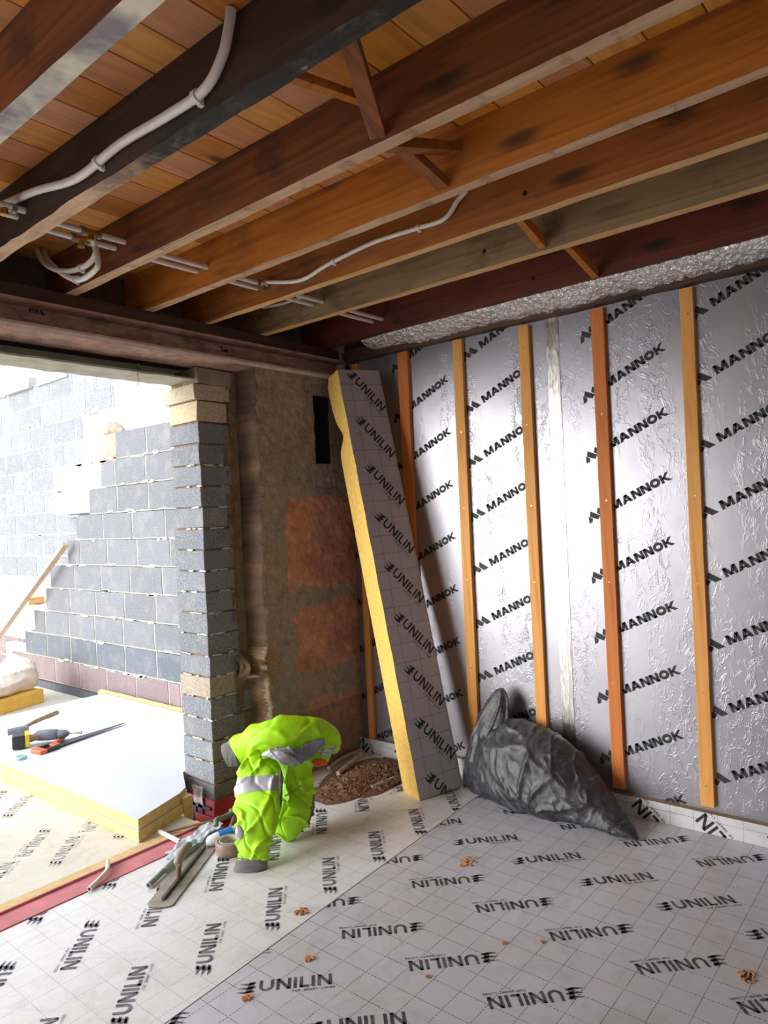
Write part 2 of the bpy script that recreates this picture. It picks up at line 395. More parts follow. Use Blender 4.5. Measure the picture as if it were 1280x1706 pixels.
# inner leaf, stepped back as it rises
b = MB(); x0 = 3.0
ends = [7.3, 7.0, 6.79, 6.53, 6.43, 6.09, 5.92, 5.68, 5.48, 5.23]
zb = .065
for i, ye in enumerate(ends):
    z0 = zb+.2125*i; z1 = z0+.2125
    b.box((x0+.004, 3.3, z0-.002), (x0+.095, ye-.004, z1-.007), 1)
    yy = ye
    c0 = lin(150,132,136) if i == 0 else (lin(112,118,128) if i == 1 else GREYB)
    if i: yy = ye
    first = .443*(.5 if i % 3 == 2 else 1)
    while yy > 3.35:
        L = min(first, yy-3.3); first = .443
        if i == 0 and yy < 5.0 and yy > 4.6: L = .15
        b.box((x0, yy-L+.009, z0+.007), (x0+.1, yy-.007, z1-.007), 0, jcol(c0, .10), .001); yy -= L
mortar_smears(b, 130, x0, 3.5, 6.3, [zb+.2125*i for i in range(1, 10)], 1)
b.box((x0-.03, 3.3, -.02), (x0+.1, 7.3, .06), 2)
struct(b.build('wall_outer_leaf', [m_block, m_mortar, plain('black_damp_course', lin(84,88,96), .6)], bevel=.004, segs=1)).name = 'wall_north'
# outer leaf behind the cavity, higher and further along
b = MB(); x1 = 3.25
for i in range(14):
    z0 = zb-.22+.2125*i+.06; z1 = z0+.2125
    if z0 > 2.85: break
    b.box((x1+.004, 3.0, z0-.002), (x1+.1, 11, z1-.004), 1)
    yy = 11.0 - (.22 if i % 2 else 0)
    while yy > 5.0:
        c0 = lin(206,198,186) if z0 < .85 else lin(144,147,154)
        if i < 2: c0 = lin(150,132,136)
        b.box((x1, yy-.443+.009, z0+.008), (x1+.1, yy-.008, z1-.008), 0, jcol(c0, .08), .001); yy -= .443
mortar_smears(b, 60, x1, 5.4, 9, [zb-.16+.2125*i for i in range(6, 14)], 1)
struct(b.build('wall_north', [m_block, m_mortar], bevel=.004, segs=1))
# boundary wall far outside, closing the yard
# ---- pier of flat-laid blocks beside the opening
b = MB(); zt = .085-.1106; k = 0
b.box((2.245, 3.09, -.02), (2.5, 3.32, 2.25), 1)
while zt < 1.93:
    z1 = zt+.1106
    buff = k == 5
    c0 = lin(168,156,140) if buff else lin(128,132,140)
    xr = 2.425 + (random.uniform(-.01, .01)) + (.12 if k < 5 else .0)
    b.box((2.235+random.uniform(-.003, .003), 3.08+random.uniform(-.003, .003), zt+.005), (xr, 3.335, z1-.004), 0, jcol(c0, .12), .003)
    zt = z1; k += 1
b.box((2.232, 3.078, 1.97), (2.42, 3.33, 2.075), 0, lin(206,186,156), .004)
b.box((2.218, 3.075, 2.082), (2.44, 3.34, 2.162), 0, lin(200,184,158), .006)
b.box((2.236, 3.07, 2.165), (2.46, 3.2, 2.248), 3, None, .004)
for _ in range(40):
    zz = .085+.1106*random.randint(1, 16); yy = random.uniform(3.09, 3.3); L = random.uniform(.01, .04)
    b.prism([(math.cos(a)*L, math.sin(a)*.005*random.uniform(.5, 1.5)) for a in [i*math.pi/4 for i in range(8)]], Vector((2.231, yy, zz)), Y, Z, Vector((.006, 0, 0)), 2)
    xx = random.uniform(2.25, 2.4)
    b.prism([(math.cos(a)*L, math.sin(a)*.005*random.uniform(.5, 1.5)) for a in [i*math.pi/4 for i in range(8)]], Vector((xx, 3.076, zz)), X, Z, Vector((0, .006, 0)), 2)
m_conc = plain('old_concrete', lin(150,136,116), .9, 0, .2, 8, .5)
struct(b.build('wall_pier', [m_block, m_mortar_dk, m_mortar, m_conc], bevel=.005, segs=1)).name = 'wall_west'

# ---- back wall right of the pier: patched render, ragged gully at its edge
def blend(a, c, t): t = max(0, min(1, t)); return tuple(a[i]*(1-t)+c[i]*t for i in range(3))+(1,)
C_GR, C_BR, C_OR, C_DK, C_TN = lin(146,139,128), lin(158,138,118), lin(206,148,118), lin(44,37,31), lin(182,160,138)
def fb(x, z, s, o=0): return noise.fractal(Vector((x*s+o, z*s-o, o)), .8, 2.1, 5)
def wcol(x, z):
    wx = x+.03*fb(x, z, 9, 3); wz = z+.03*fb(x, z, 9, 8)
    c = blend(C_GR, C_BR, .5+.8*fb(x, z, 2.2, 1))
    if z > 1.62: c = blend(c, C_TN, .25+.5*fb(x, z, 1.5, 5)); c = blend(c, C_OR, .5*max(0, fb(x*1.8, z*.6, 2.5, 12)))
    def box(x0, x1, z0, z1, s=.014):
        return min(1, max(0, min(wx-x0, x1-wx, wz-z0, z1-wz)/s))
    o_ = max(box(2.70, 3.4, 1.03, 1.565), box(2.725, 3.4, .56, .945), box(2.78, 3.4, .06, .41)*.75)
    oc = blend(C_OR, lin(172,116,92), .4+.9*fb(x, z, 3, 20)); c = blend(c, oc, o_)
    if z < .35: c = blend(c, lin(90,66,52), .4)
    e = 2.50+.018*fb(0, z, 6, 2)+.01*fb(0, z, 30, 4)
    if x < e+.03: c = blend(c, C_OR, .8*max(0, fb(x*3, z, 6, 31)+.25)) if z < 1.7 else blend(c, C_TN, .4)
    k_ = 1+.25*fb(x, z, 22, 6); return (c[0]*k_, c[1]*k_, c[2]*k_, 1)
def wy(x, z):
    e = 2.50+.018*fb(0, z, 6, 2)+.004*fb(0, z, 24, 4)
    if 1.3 < z < 1.75: e += .04*math.exp(-((z-1.60)/.06)**2)
    t = max(0, min(1, (x-e)/.02))**.5
    rec = 3.15+.012*fb(x, z, 14, 9)
    sm = 2.44+.02*fb(0, z, 5, 15)      # lumpy mortar between pier and gully
    t2 = max(0, min(1, (x-sm)/.01)); pier = 3.086-.018*max(0, fb(x, z, 9, 11)+.3)
    if z < .60: e2 = 2.52+.05*fb(0, z, 7, 3); t2 = max(0, min(1, (x-e2)/.02))
    face = 2.95-.006*fb(x, z, 12, 7)-.004*fb(x, z, 40, 2)
    if z < .62 or (x > sm+.05 and z < .75): rec = 3.03+.02*fb(x, z, 14, 9)
    g = pier*(1-t2)+rec*t2 if z > .75 else pier*(1-t2)+rec*t2
    # patch of loose rubble mortar low on the join
    d = math.hypot((x-2.50)/.13, (z-.66)/.09)
    if d < 1: g = g-(.10+.03*fb(x, z, 25, 5))*(1-d*d)
    return g*(1-t)+face*t
def wc2(x, z):
    yy = wy(x, z)
    if x < 2.56 and abs(wy(x+.0062, z)-wy(x-.0062, z)) > .012 and z > .76: return blend(lin(80,66,54), lin(138,108,86), .4+.5*fb(0, z, 9, 2)+.5*fb(x*3, z, 9, 4))
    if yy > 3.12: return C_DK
    if yy > 2.975:
        c = blend(lin(140,112,84), lin(110,92,72), .5+fb(x, z, 6, 2)); k_ = 1+.3*fb(yy, z, 18, 1); return (c[0]*k_, c[1]*k_, c[2]*k_, 1)
    if math.hypot((x-2.50)/.13, (z-.66)/.09) < 1: return jcol(lin(150,124,96), .25)
    return wcol(x, z)
XA, XB, ZA, ZB = 2.40, 3.32, -.02, 2.262
VX0, VX1, VZ0, VZ1 = 2.95, 3.075, 1.755, 2.155
b = MB()
P_ = lambda u, v: (XA+(XB-XA)*u, XA*0+wy(XA+(XB-XA)*u, ZA+(ZB-ZA)*v), ZA+(ZB-ZA)*v)
def skipv(u, v):
    x, z = XA+(XB-XA)*u, ZA+(ZB-ZA)*v; return VX0 < x < VX1 and VZ0 < z < VZ1
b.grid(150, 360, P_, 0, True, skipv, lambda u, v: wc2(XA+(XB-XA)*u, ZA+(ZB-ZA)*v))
b.box((2.46, 3.2, -.02), (3.5, 3.33, 2.26), 1)
# slot left open in the wall
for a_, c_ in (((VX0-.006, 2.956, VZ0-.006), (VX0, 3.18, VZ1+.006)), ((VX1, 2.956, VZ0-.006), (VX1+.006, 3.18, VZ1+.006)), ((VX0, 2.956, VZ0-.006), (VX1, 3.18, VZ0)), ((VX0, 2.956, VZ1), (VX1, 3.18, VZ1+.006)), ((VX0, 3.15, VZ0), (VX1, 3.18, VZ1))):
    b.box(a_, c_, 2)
n_ = NT('patched_render'); tt = n_.tint(); f1 = n_.noise(60, 5, .7); f2 = n_.noise(9, 6, .7)
cc = n_.mix(n_.math('MULTIPLY', n_.ramp(f2, [(.45, 0.), (.7, 1.)]), .35), tt, lin(92,82,70)); cc = n_.mix(n_.ramp(f1, [(.3, .35), (.45, 0.)]), cc, lin(60,50,42))
n_.bump(n_.math('ADD', f1, n_.math('MULTIPLY', f2, 2.)), .6, .006); m_render = n_.fin(cc, .92)
struct(b.build('wall_west', [m_render, m_conc, plain('slot_shade_black', lin(20,19,20), .9)]))  # black lining of the slot: the recess's shade is put into its colour
# hidden remainder of the shell: masonry over the beam, wall behind the boards, walls beyond the frame
m_brick = plain('dark_masonry', lin(92,74,62), .9, 0, .25, 12, .5)
m_plaster = plain('pale_plaster', lin(206,198,186), .85, 0, .05, 6)
b = MB(); b.box((-3.2, 3.14, 2.27), (3.5, 3.34, 2.7), 0); struct(b.build('wall_west', [m_brick]))
b = MB(); b.box((3.36, -3.2, -.1), (3.6, 3.2, 2.7), 0); b.box((3.30, -3.2, 2.41), (3.37, 3.14, 2.7), 0); struct(b.build('wall_east', [m_brick]))
b = MB(); b.box((-3.2, -3.2, -.1), (-3.0, 3.3, 2.7), 0); struct(b.build('wall_south', [m_plaster]))
b = MB()   # wall behind the camera with a wide doorway to the daylight
b.box((-3.2, -3.2, -.1), (-2.4, -3.0, 2.7), 0); b.box((-.2, -3.2, -.1), (3.6, -3.0, 2.7), 0); b.box((-2.4, -3.2, 2.25), (-.2, -3.0, 2.7), 0)
struct(b.build('wall_rear', [m_plaster]))
b = MB(); b.add([(-12,-14,-.01),(14,-14,-.01),(14,-3.0,-.01),(-12,-3.0,-.01)], [(0,1,2,3)], 0); struct(b.build('floor', [m_slab]))

# ================================================================= RIGHT WALL LINING
n = NT('foil_facing')
nz = n.noise(26, 4, .6, n.mapc((1, 1, .55)), .6); nb = n.noise(2.0, 3, .5); msk = n.ramp(n.noise(3.2, 3, .5, n.mapc((1, 2.2, .35))), [(.42, .0), (.66, 1.)])
rid = n.ramp(nz, [(.50, 0.), (.56, 1.), (.62, 0.)])
hh = n.math('ADD', n.math('MULTIPLY', n.math('MULTIPLY', rid, msk), .28), n.math('MULTIPLY', nb, 1.0))
n.bump(hh, .55, .006)
m_foil = n.fin(n.ramp(n.noise(4, 4, .6), [(.3, lin(158,157,167)), (.7, lin(170,168,176))]), .36, .72)
BX = 3.26; BT = 2.375; BB = .062
def mann_board(y0, y1, cols, label):
    b = MB(); b.box((BX, y0, BB), (BX+.1, y1, BT), 0)
    OB = Vector((BX, 0, 0)); A = -Y; B = Z; N = -X
    hp = rect_hp(-y1, -y0, BB, BT)
    for u, v0 in cols:
        for k in range(-1, 9): stamp(b, MANNOK, (u, v0+.2885*k), math.radians(25.7), .0405, OB, A, B, N, 1, hp)
    return tag(b.build('insulation_board', [m_foil, m_ink], loc=(BX, (y0+y1)/2, BB)), label, 'insulation board', 'foil boards lining the wall')
mann_board(1.568, 2.95, [(-1.985, -.013), (-2.478, .005), (-2.97, .005)], 'silver foil board with black MANNOK print, between taped joint and back corner')
mann_board(-2.95, 1.564, [(-1.312, .253), (-.829, .241), (-.345, .24), (.14, .24), (.63, .24), (1.12, .24), (1.6, .24), (2.1, .24)], 'wide silver foil board with black MANNOK print, crossed by the palest batten')
b = MB()
n = NT('foil_tape'); v_ = n.mapc((1, 90, 1.2)); n.bump(n.noise(1.4, 4, .6, v_), .6, .004)
m_tape = n.fin(lin(196,192,190), .22, .95)
def tapef(u, v):
    yy = 1.536+.066*u+.012*(v-.5)*-1+.001*fb(u, v, 30); return (BX-.0025-.0015*math.sin(u*math.pi)-.0012*fb(u*2, v*30, 3), yy+.012, BB+.03+(BT-BB-.03)*v)
b.grid(12, 120, tapef, 0)
tag(b.build('foil_tape', [m_tape], loc=(BX, 1.57, 1.2)), 'strip of shiny foil tape running up the joint between two MANNOK boards', 'tape')
# battens
def batten(y0, y1, z0, z1, mat, label, x=BX-.024, scr=()):
    e = empty('timber_batten', (x, (y0[0]+y0[1])/2, z0), label, 'batten', 'battens on the foil wall')
    b = MB(); nseg = 14; rs = []
    for i in range(nseg+1):
        t = i/nseg; z = z0+(z1-z0)*t; a0 = y0[0]+(y1[0]-y0[0])*t+.0012*fb(0, t, 5, y0[0]); a1 = y0[1]+(y1[1]-y0[1])*t+.0012*fb(0, t, 5, y0[1])
        rs.append([Vector((x, a0, z)), Vector((BX-.0008, a0, z)), Vector((BX-.0008, a1, z)), Vector((x, a1, z))])
    b.rings(rs, 0, False); b.build('lath', [mat], e, bevel=.0012, segs=1)
    for t in scr:
        z = z0+(z1-z0)*t; yc = (y0[0]+y0[1])/2*(1-t)+(y1[0]+y1[1])/2*t+random.uniform(-.006, .006)
        c = MB(); c.cyl((x-.0012, yc, z), (x+.004, yc, z), .0042, 12, 0, .003); c.build('screw', [m_steel_grey], e)
    return e
Sc = (.04, .22, .43, .6, .78, .95)
batten((2.845, 2.89), (2.845, 2.89), .09, 2.36, m_timber_z, 'timber batten in the back corner, seen behind the leaning board')
batten((2.470, 2.528), (2.462, 2.535), .09, 2.368, m_timber_z2, 'partly hidden timber batten nearest the top of the leaning board', scr=Sc)
batten((2.100, 2.158), (2.092, 2.152), .09, 2.366, m_timber_z, 'timber batten ending between leaning board foot and rubble sack', scr=Sc)
batten((1.694, 1.750), (1.694, 1.752), .09, 2.360, m_timber_z, 'timber batten rising behind the peak of the rubble sack', scr=Sc)
batten((1.306, 1.364), (1.304, 1.366), .108, 2.362, m_timber_z2, 'reddest timber batten, just past the foil tape', scr=Sc)
batten((.914, .970), (.905, .960), .112, 2.362, m_timber_z, 'pale knotty timber batten nearest the camera on the foil wall', scr=Sc)
# upstand strip at the wall's foot
m_foil_strip = printed_foil('strip_foil', lin(206,206,212), lin(186,176,160), 'YZ', metal=.1, rough=.45, wear=.4, line=.8, off=(.0, .045), cell=.1)
b = MB(); b.box((3.225, -2.95, 0), (3.258, 2.95, .088), 0)
for i in range(4):
    pass
OB = Vector((3.225, 0, 0)); hp = rect_hp(-2.95, 2.95, .0, .088)
for k in range(-8, 12):
    stamp(b, [[(x-unw, y) for x, y in p] for p in UNI], (-1.252+.282*k+.02, .088+.0), math.radians(-45)+math.pi, .062, OB, -Y, Z, -X, 1, hp)
b.add([(3.224,-2.95,.0882),(3.2585,-2.95,.0882),(3.2585,2.95,.0882),(3.224,2.95,.0882)], [(0,1,2,3)], 2)
tag(b.build('insulation_upstand', [m_foil_strip, m_ink, plain('cut_edge', lin(150,128,100), .8)], loc=(3.24, 0, 0)), 'low printed foil upstand along the foot of the MANNOK boards', 'insulation strip')
# wall plate + crumpled foil stuffed under the last joist
b = MB(); rs = []
for i in range(81):
    y = -2.95+5.85*i/80; z0 = 2.372+.006*fb(y, 0, 3); d = .004*fb(y, 1, 8)
    rs.append([Vector((3.205+d, y, z0)), Vector((3.36, y, z0)), Vector((3.36, y, 2.44)), Vector((3.195+d, y, 2.44))])
b.rings(rs, 0, False)
tag(b.build('wall_plate', [wood('plate_brown', lin(44,26,18), lin(78,46,32), lin(110,70,50), 'y')], loc=(3.24, 0, 2.37)), 'dark rough timber plate capping the MANNOK boards', 'timber')
n = NT('crumpled_foil'); vn = n.n('ShaderNodeTexVoronoi'); n.l(n.co, vn.inputs['Vector']); vn.inputs['Scale'].default_value = 32
n.bump(n.math('ADD', n.math('MULTIPLY', n.noise(60, 3, .6, dist=1.), 1.2), n.math('MULTIPLY', vn.outputs['Distance'], .8)), 1., .012); m_crump = n.fin(lin(246,244,244), .24, .8)
b = MB()
def foil2(u, v):
    y = -2.9+5.6*u
    wob = .012*fb(y, 0, 2.4)+.006*fb(y, 2, 9)
    x = 3.085+(3.215-3.085)*v; z = 2.452-(.062+wob)*math.sin(math.pi*min(1, v*1.05)*.5)**.8
    c1 = noise.noise(Vector((y*42, v*5, 1)))*.010+noise.noise(Vector((y*90, v*11, 4)))*.005
    if y > 2.3: z += .02*(y-2.3)/.4
    return (x-c1, y, z+c1*.9)
b.grid(900, 12, foil2, 0, False)
tag(b.build('foil_roll', [m_crump], loc=(3.15, 0, 2.42)), 'crumpled silver foil stuffed between last joist and dark wall plate', 'foil')

# ================================================================= JOISTS
ZJ = 2.45
def joist(xl, xr, ms, me_, label, y0=-2.98, y1=3.13, z=ZJ, rag=.0025, zt=2.635):
    b = MB(); n = 120; rs = []
    for i in range(n+1):
        y = y0+(y1-y0)*i/n; d = rag*fb(y, xl, 4)+rag*.5*fb(y, xl, 20); e = rag*fb(y, xr, 4, 3)
        rs.append([Vector((xl+.002*fb(y, 0, 1.5, xl), y, z+d)), Vector((xr+.002*fb(y, 1, 1.5, xl), y, z+e)), Vector((xr, y, zt)), Vector((xl, y, zt))])
    for s_ in range(4):
        k = [(0, 1, 1), (1, 2, 0), (2, 3, 0), (3, 0, 0)][s_]
        vs = []
        for r in rs: vs += [r[k[0]], r[k[1]]]
        b.add(vs, [(2*i, 2*i+2, 2*i+3, 2*i+1) for i in range(n)], k[2], s_ in (0,))
    b.add(rs[0], [(0,1,2,3)], 0); b.add(rs[-1], [(3,2,1,0)], 0)
    return tag(b.build('ceiling_joist', [ms, me_], loc=((xl+xr)/2, 0, z)), label, 'joist', 'ceiling joists')
joist(.755, .812, m_joist_red, m_edge_paint, 'brown ceiling joist whose underside is painted grey and cream')
joist(1.095, 1.150, m_joist_dark, m_edge_tar, 'darkest ceiling joist with black tarry underside and a white pipe clipped along it', rag=.007)
joist(1.500, 1.550, m_joist_red, m_edge, 'red-brown ceiling joist next after the tarry dark one')
joist(1.880, 1.925, m_joist_orange, m_edge, 'orange ceiling joist between the red-brown joist and the one carrying a clipped pipe')
joist(2.215, 2.258, m_joist_amber, m_edge_clean, 'amber ceiling joist with a slim white pipe clipped along its side')
joist(2.580, 2.628, m_joist_grey, m_edge_clean, 'weathered grey-tan ceiling joist with drilled hole')
joist(3.060, 3.110, m_joist_crim, m_joist_crim, 'dark crimson ceiling joist above the crumpled foil')
# drilled holes drawn as dark plugs set in the timber
for (px_, py_, xx, lab) in ((807, 419, 2.58, 'grey joist'), (889, 464, 3.06, 'crimson joist'), (875, 322, 2.215, 'amber joist')):
    p = on(px_, py_, 'x', xx); b = MB(); b.cyl((xx-.0012, p.y, p.z), (xx+.01, p.y, p.z), .009, 16)
    tag(b.build('drilled_hole', [plain('hole_black', lin(14,12,11), .9)], loc=p), 'small dark hole drilled through the '+lab, 'hole')

# struts
def bar(mb, p, q, w_, h_, up, m=0):
    p = Vector(p); q = Vector(q); t = (q-p); L = t.length; t /= L; up = Vector(up); up = (up-t*up.dot(t)).normalized(); s_ = t.cross(up)
    mb.obb((p+q)/2, (t, s_, up), (L/2, w_/2, h_/2), m); return mb
def strut(p, q, label, mat=None, w_=.045, h_=.03):
    b = MB(); bar(b, p, q, w_, h_, (0, 0, 1)); return tag(b.build('joist_strut', [mat or m_strut], loc=(Vector(p)+Vector(q))/2, bevel=.0015, segs=1), label, 'strut', 'cross struts between joists')
pA, pB = on(565, 120, 'x', 1.15), on(635, 232, 'x', 1.5)
strut((1.155, pA.y, 2.56), (1.497, on(632, 228, 'x', 1.5).y, 2.47), 'rough brown strut slanting down between dark and red-brown joists')
strut((1.155, on(500, 162, 'x', 1.15).y+.05, 2.48), (1.497, on(632, 228, 'x', 1.5).y+.03, 2.57), 'orange-edged strut rising between dark and red-brown joists', m_joist_orange, .03, .022)
y2 = on(740, 312, 'x', 1.88).y
strut((1.553, y2+.03, 2.575), (1.877, y2, 2.475), 'brown strut slanting down to the orange joist')
strut((1.553, y2-.02, 2.478), (1.877, y2-.05, 2.57), 'brown strut rising from the red-brown joist towards the orange one', m_joist_amber)
y3 = on(905, 400, 'x', 2.58).y
strut((2.26, y3+.01, 2.585), (2.578, y3, 2.475), 'short orange strut meeting the grey-tan joist', m_joist_orange, .03, .04)
y4 = on(992, 440, 'x', 3.06).y
strut((2.63, y4, 2.56), (3.058, y4-.0, 2.462), 'orange strut between grey-tan and crimson joists', m_joist_orange, .03, .035)

# ================================================================= BEAM, PLATE, LINTEL
n = NT('rusty_primer'); r1 = n.noise(7, 7, .75, n.mapc((1, 1, 3))); r2 = n.noise(2.2, 5, .6)
c = n.ramp(r1, [(.36, lin(120,90,76)), (.5, lin(168,134,118)), (.64, lin(196,158,142))])
c = n.mix(n.math('MULTIPLY', n.ramp(r2, [(.5, 0.), (.66, 1.)]), .5), c, lin(164,88,62)); n.bump(r1, .4, .004); m_beam = n.fin(c, .8)
m_beam_pale = plain('pale_primer', lin(226,208,198), .8, 0, .14, 14, .4)
b = MB(); yW = 3.03; yF = 2.935
b.box((-3, yW, 2.28), (3.24, yW+.012, 2.385), 0); b.box((-3, yF+.01, 2.38), (3.24, 3.12, 2.392), 0)
rs = []
for i in range(121):
    x = -3+6.24*i/120; d = .0015*fb(x, 0, 6)
    rs.append([Vector((x, yF+d, 2.262)), Vector((x, 3.125, 2.252)), Vector((x, 3.125, 2.268)), Vector((x, yW, 2.292)), Vector((x, yF+.004+d, 2.292)), Vector((x, yF-.004+d, 2.279))])
fac = [1, 0, 0, 0, 1, 1]
for s_ in range(6):
    vs = []
    for r in rs: vs += [r[s_], r[(s_+1) % 6]]
    b.add(vs, [(2*i, 2*i+2, 2*i+3, 2*i+1) for i in range(120)], 1 if s_ in (4, 5) else 0)
b.add(rs[0], [tuple(range(6))], 0); b.add(rs[-1], [tuple(range(6))[::-1]], 0)
# chalked scrawl on the web
def scrawl(px_, py_, strokes, s_):
    p = on(px_, py_, 'y', yW-.001)
    for a_, c_ in strokes:
        bar(b, p+Vector((a_[0]*s_, 0, a_[1]*s_)), p+Vector((c_[0]*s_, 0, c_[1]*s_)), .0012, .0055, (0,0,1), 2) if a_[0] != c_[0] else bar(b, p+Vector((a_[0]*s_, 0, a_[1]*s_)), p+Vector((c_[0]*s_, 0, c_[1]*s_)), .0055, .0012, (0,1,0), 2)
scrawl(50, 521, [((0,0),(0,1)), ((0,.5),(.5,.5)), ((.5,0),(.5,1)), ((.8,0),(1.05,1)), ((1.05,1),(1.3,0)), ((.9,.4),(1.2,.4)), ((1.6,.1),(2,.1)), ((2,.1),(2,.35)), ((2,.35),(1.6,.4)), ((1.6,.4),(1.6,.65)), ((1.6,.65),(2,.65))], .028)
scrawl(367, 585, [((0,1),(.8,1)), ((.4,0),(.4,1)), ((1,0),(1,.5)), ((1.3,0),(1.3,.5)), ((1.3,.5),(1.6,.45)), ((1.6,0),(1.6,.5)), ((1.6,.5),(1.9,.45)), ((1.9,0),(1.9,.45))], .024)
tag(b.build('steel_beam', [m_beam, m_beam_pale, plain('marker', lin(28,22,22), .7)], loc=(0, 3.0, 2.26)), 'pinkish rusty steel beam carrying the joists above the opening', 'beam')
b = MB(); rs = []
for i in range(61):
    x = -3+6.2*i/60; d = .003*fb(x, 1, 3); rs.append([Vector((x, 2.955+d, 2.393)), Vector((x, 3.12, 2.393)), Vector((x, 3.12, 2.449)), Vector((x, 2.958+d, 2.449+d*.3))])
b.rings(rs, 0, False); tag(b.build('timber_plate', [m_plate], loc=(0, 3.0, 2.393)), 'dark timber plate lying on the steel beam under the joist ends', 'timber')
b = MB(); rs = []
for i in range(161):
    x = -3+5.31*i/160; d = .004*fb(x, 0, 8); e = .005*fb(x, 3, 8)
    rs.append([Vector((x, 3.10, 2.187+d)), Vector((x, 3.32, 2.187+e)), Vector((x, 3.33, 2.5)), Vector((x, 3.29, 2.5)), Vector((x, 3.28, 2.199)), Vector((x, 3.10, 2.196+d))])
b.rings(rs, 0, False)
m_lint = plain('lintel_concrete', lin(188,182,164), .9, 0, .16, 12, .6)
tag(b.build('concrete_lintel', [m_lint], loc=(0, 3.2, 2.19)), 'pale rough concrete lintel over the opening behind the steel beam', 'lintel')
# weed rooted in the lintel
p0 = on(228, 618, 'y', 3.12); e = empty('weed', p0, 'small green weed growing from the lintel crack', 'plant')
b = MB(); b.tube(bez([p0, p0+Vector((.0,-.01,-.03)), p0+Vector((-.006,-.012,-.075))], 5), .0016, 6)
b.tube(bez([p0, p0+Vector((.015,-.015,.012)), p0+Vector((.035,-.02,.004))], 5), .0014, 6); b.build('stem', [plain('weed_stem', lin(120,140,90), .6)], e)
b = MB()
for k in range(22):
    a = random.uniform(0, 6.3); c0 = p0+Vector((random.uniform(-.008, .04), random.uniform(-.03, .0), random.uniform(-.008, .022))) if k < 15 else p0+Vector((random.uniform(-.012, .004), -.014, -random.uniform(.02, .08)))
    s_ = random.uniform(.006, .012)*(1 if k < 15 else .6); d = Vector((math.cos(a), math.sin(a)*.6, math.sin(a*1.7))).normalized(); t = d.cross(Z).normalized()
    b.add([c0, c0+d*s_+t*s_*.5, c0+d*s_*2.1, c0+d*s_-t*s_*.5], [(0,1,2,3)], 0)
b.build('leaf', [plain('weed_leaf', lin(96,150,60), .6)], e)['kind'] = 'stuff'

# ================================================================= PIPES
m_pvc = plain('white_plastic', lin(222,214,210), .35, 0, .05, 20)
m_brass = plain('brass', lin(190,150,80), .35, .8, .2, 50)
def pipe(pts, r, label, clips=(), group='white pipes among the joists', n=8, name='plastic_pipe'):
    P = bez(pts, n); e = empty(name, P[0], label, 'pipe', group)
    b = MB(); b.tube(P, r, 12); b.build('pipe_run', [m_pvc], e)
    for t in clips:
        i = max(1, min(len(P)-2, int(t*(len(P)-1)))); d = (P[i+1]-P[i-1]).normalized()
        c = MB(); c.cyl(P[i]-d*.007, P[i]+d*.007, r*1.35, 14); s_ = d.cross(X).normalized()
        c.obb(P[i]+X*r*.9-s_*0, (d, s_, X), (.006, r*1.6, r*.5)); c.build('pipe_clip', [m_pvc], e)
    return e
jx = [(.812, 1.095), (1.15, 1.50), (1.55, 1.88), (1.925, 2.215), (2.258, 2.58), (2.628, 3.06)]
def bay(name_label, k, ya, yb, za, zb_):
    xa, xb = jx[k]
    for yy, zz, w_ in ((ya, za, 'nearer'), (yb, zb_, 'farther')):
        pipe([(xa-.02, yy+.004, zz+.002), ((xa+xb)/2, yy, zz-.002), (xb+.02, yy, zz)], .0105, '%s of two white pipes crossing %s' % (w_, name_label))
bay('between painted joist and dark joist', 0, 2.41, 2.465, 2.515, 2.512)
bay('between dark joist and red-brown joist', 1, 2.475, 2.545, 2.535, 2.530)
bay('between red-brown joist and orange joist', 2, 2.475, 2.545, 2.528, 2.528)
bay('between orange joist and amber joist', 3, 2.475, 2.545, 2.524, 2.526)
bay('between amber joist and grey-tan joist', 4, 2.480, 2.550, 2.522, 2.522)
bay('between grey-tan joist and crimson joist', 5, 2.490, 2.560, 2.522, 2.522)
X1 = 1.078
cab = [on(x_, y_, 'x', X1) for x_, y_ in [(8,340),(60,318),(128,297),(200,240),(280,192),(340,150),(370,95)]]
pipe(cab+[Vector((X1, 1.295, 2.60)), Vector((X1, 1.285, 2.634))], .0125, 'thick white pipe curving along the darkest joist', (.32, .60))
X4 = 2.2
cab = [on(x_, y_, 'x', X4) for x_, y_ in [(440,470),(500,467),(548,440),(620,405),(690,382),(740,365),(763,334)]]
pipe(cab+[Vector((X4, 1.37, 2.597))], .009, 'slim white pipe curving along the amber joist', (.32, .60))
X5 = 2.57
pipe([on(x_, y_, 'x', X5) for x_, y_ in [(438,512),(470,506),(500,496),(510,494)]], .008, 'short white pipe bending under the amber joist', ())
# the two looping pipes and their fittings
f0, f1 = Vector((1.36, 2.475, 2.533)), Vector((1.36, 2.545, 2.528))
def px3(x_, y_, d_): return at(x_, y_, d_)
dl = 2.72
pipe([f0, px3(160,420,2.66), px3(142,443,2.70), px3(108,452,2.80), px3(75,440,2.93), px3(60,412,3.02)], .0105, 'looping white pipe dropping from the brass fitting, upper of the pair', (.45,))
pipe([f1+Vector((.03,-.03,0)), px3(163,430,2.62), px3(160,448,2.62), px3(133,466,2.70), px3(104,456,2.82), px3(78,430,3.0), px3(74,415,3.05)], .0105, 'looping white pipe dropping from the brass fitting, lower of the pair', (.55,))
def fitting(p, label):
    e = empty('pipe_fitting', p, label, 'pipe fitting'); b = MB()
    b.cyl(p-X*.03, p+X*.03, .014, 16); b.cyl(p, p-Z*.03, .0135, 14); b.build('tee_body', [m_brass], e)
    for s_ in (-1, 1):
        c = MB(); c.cyl(p+X*.022*s_, p+X*.038*s_, .0165, 16); c.build('collar', [m_steel_grey], e)
fitting(f0, 'brass tee fitting on the nearer pipe by the looping pipes')
fitting(f1, 'brass tee fitting on the farther pipe by the looping pipes')
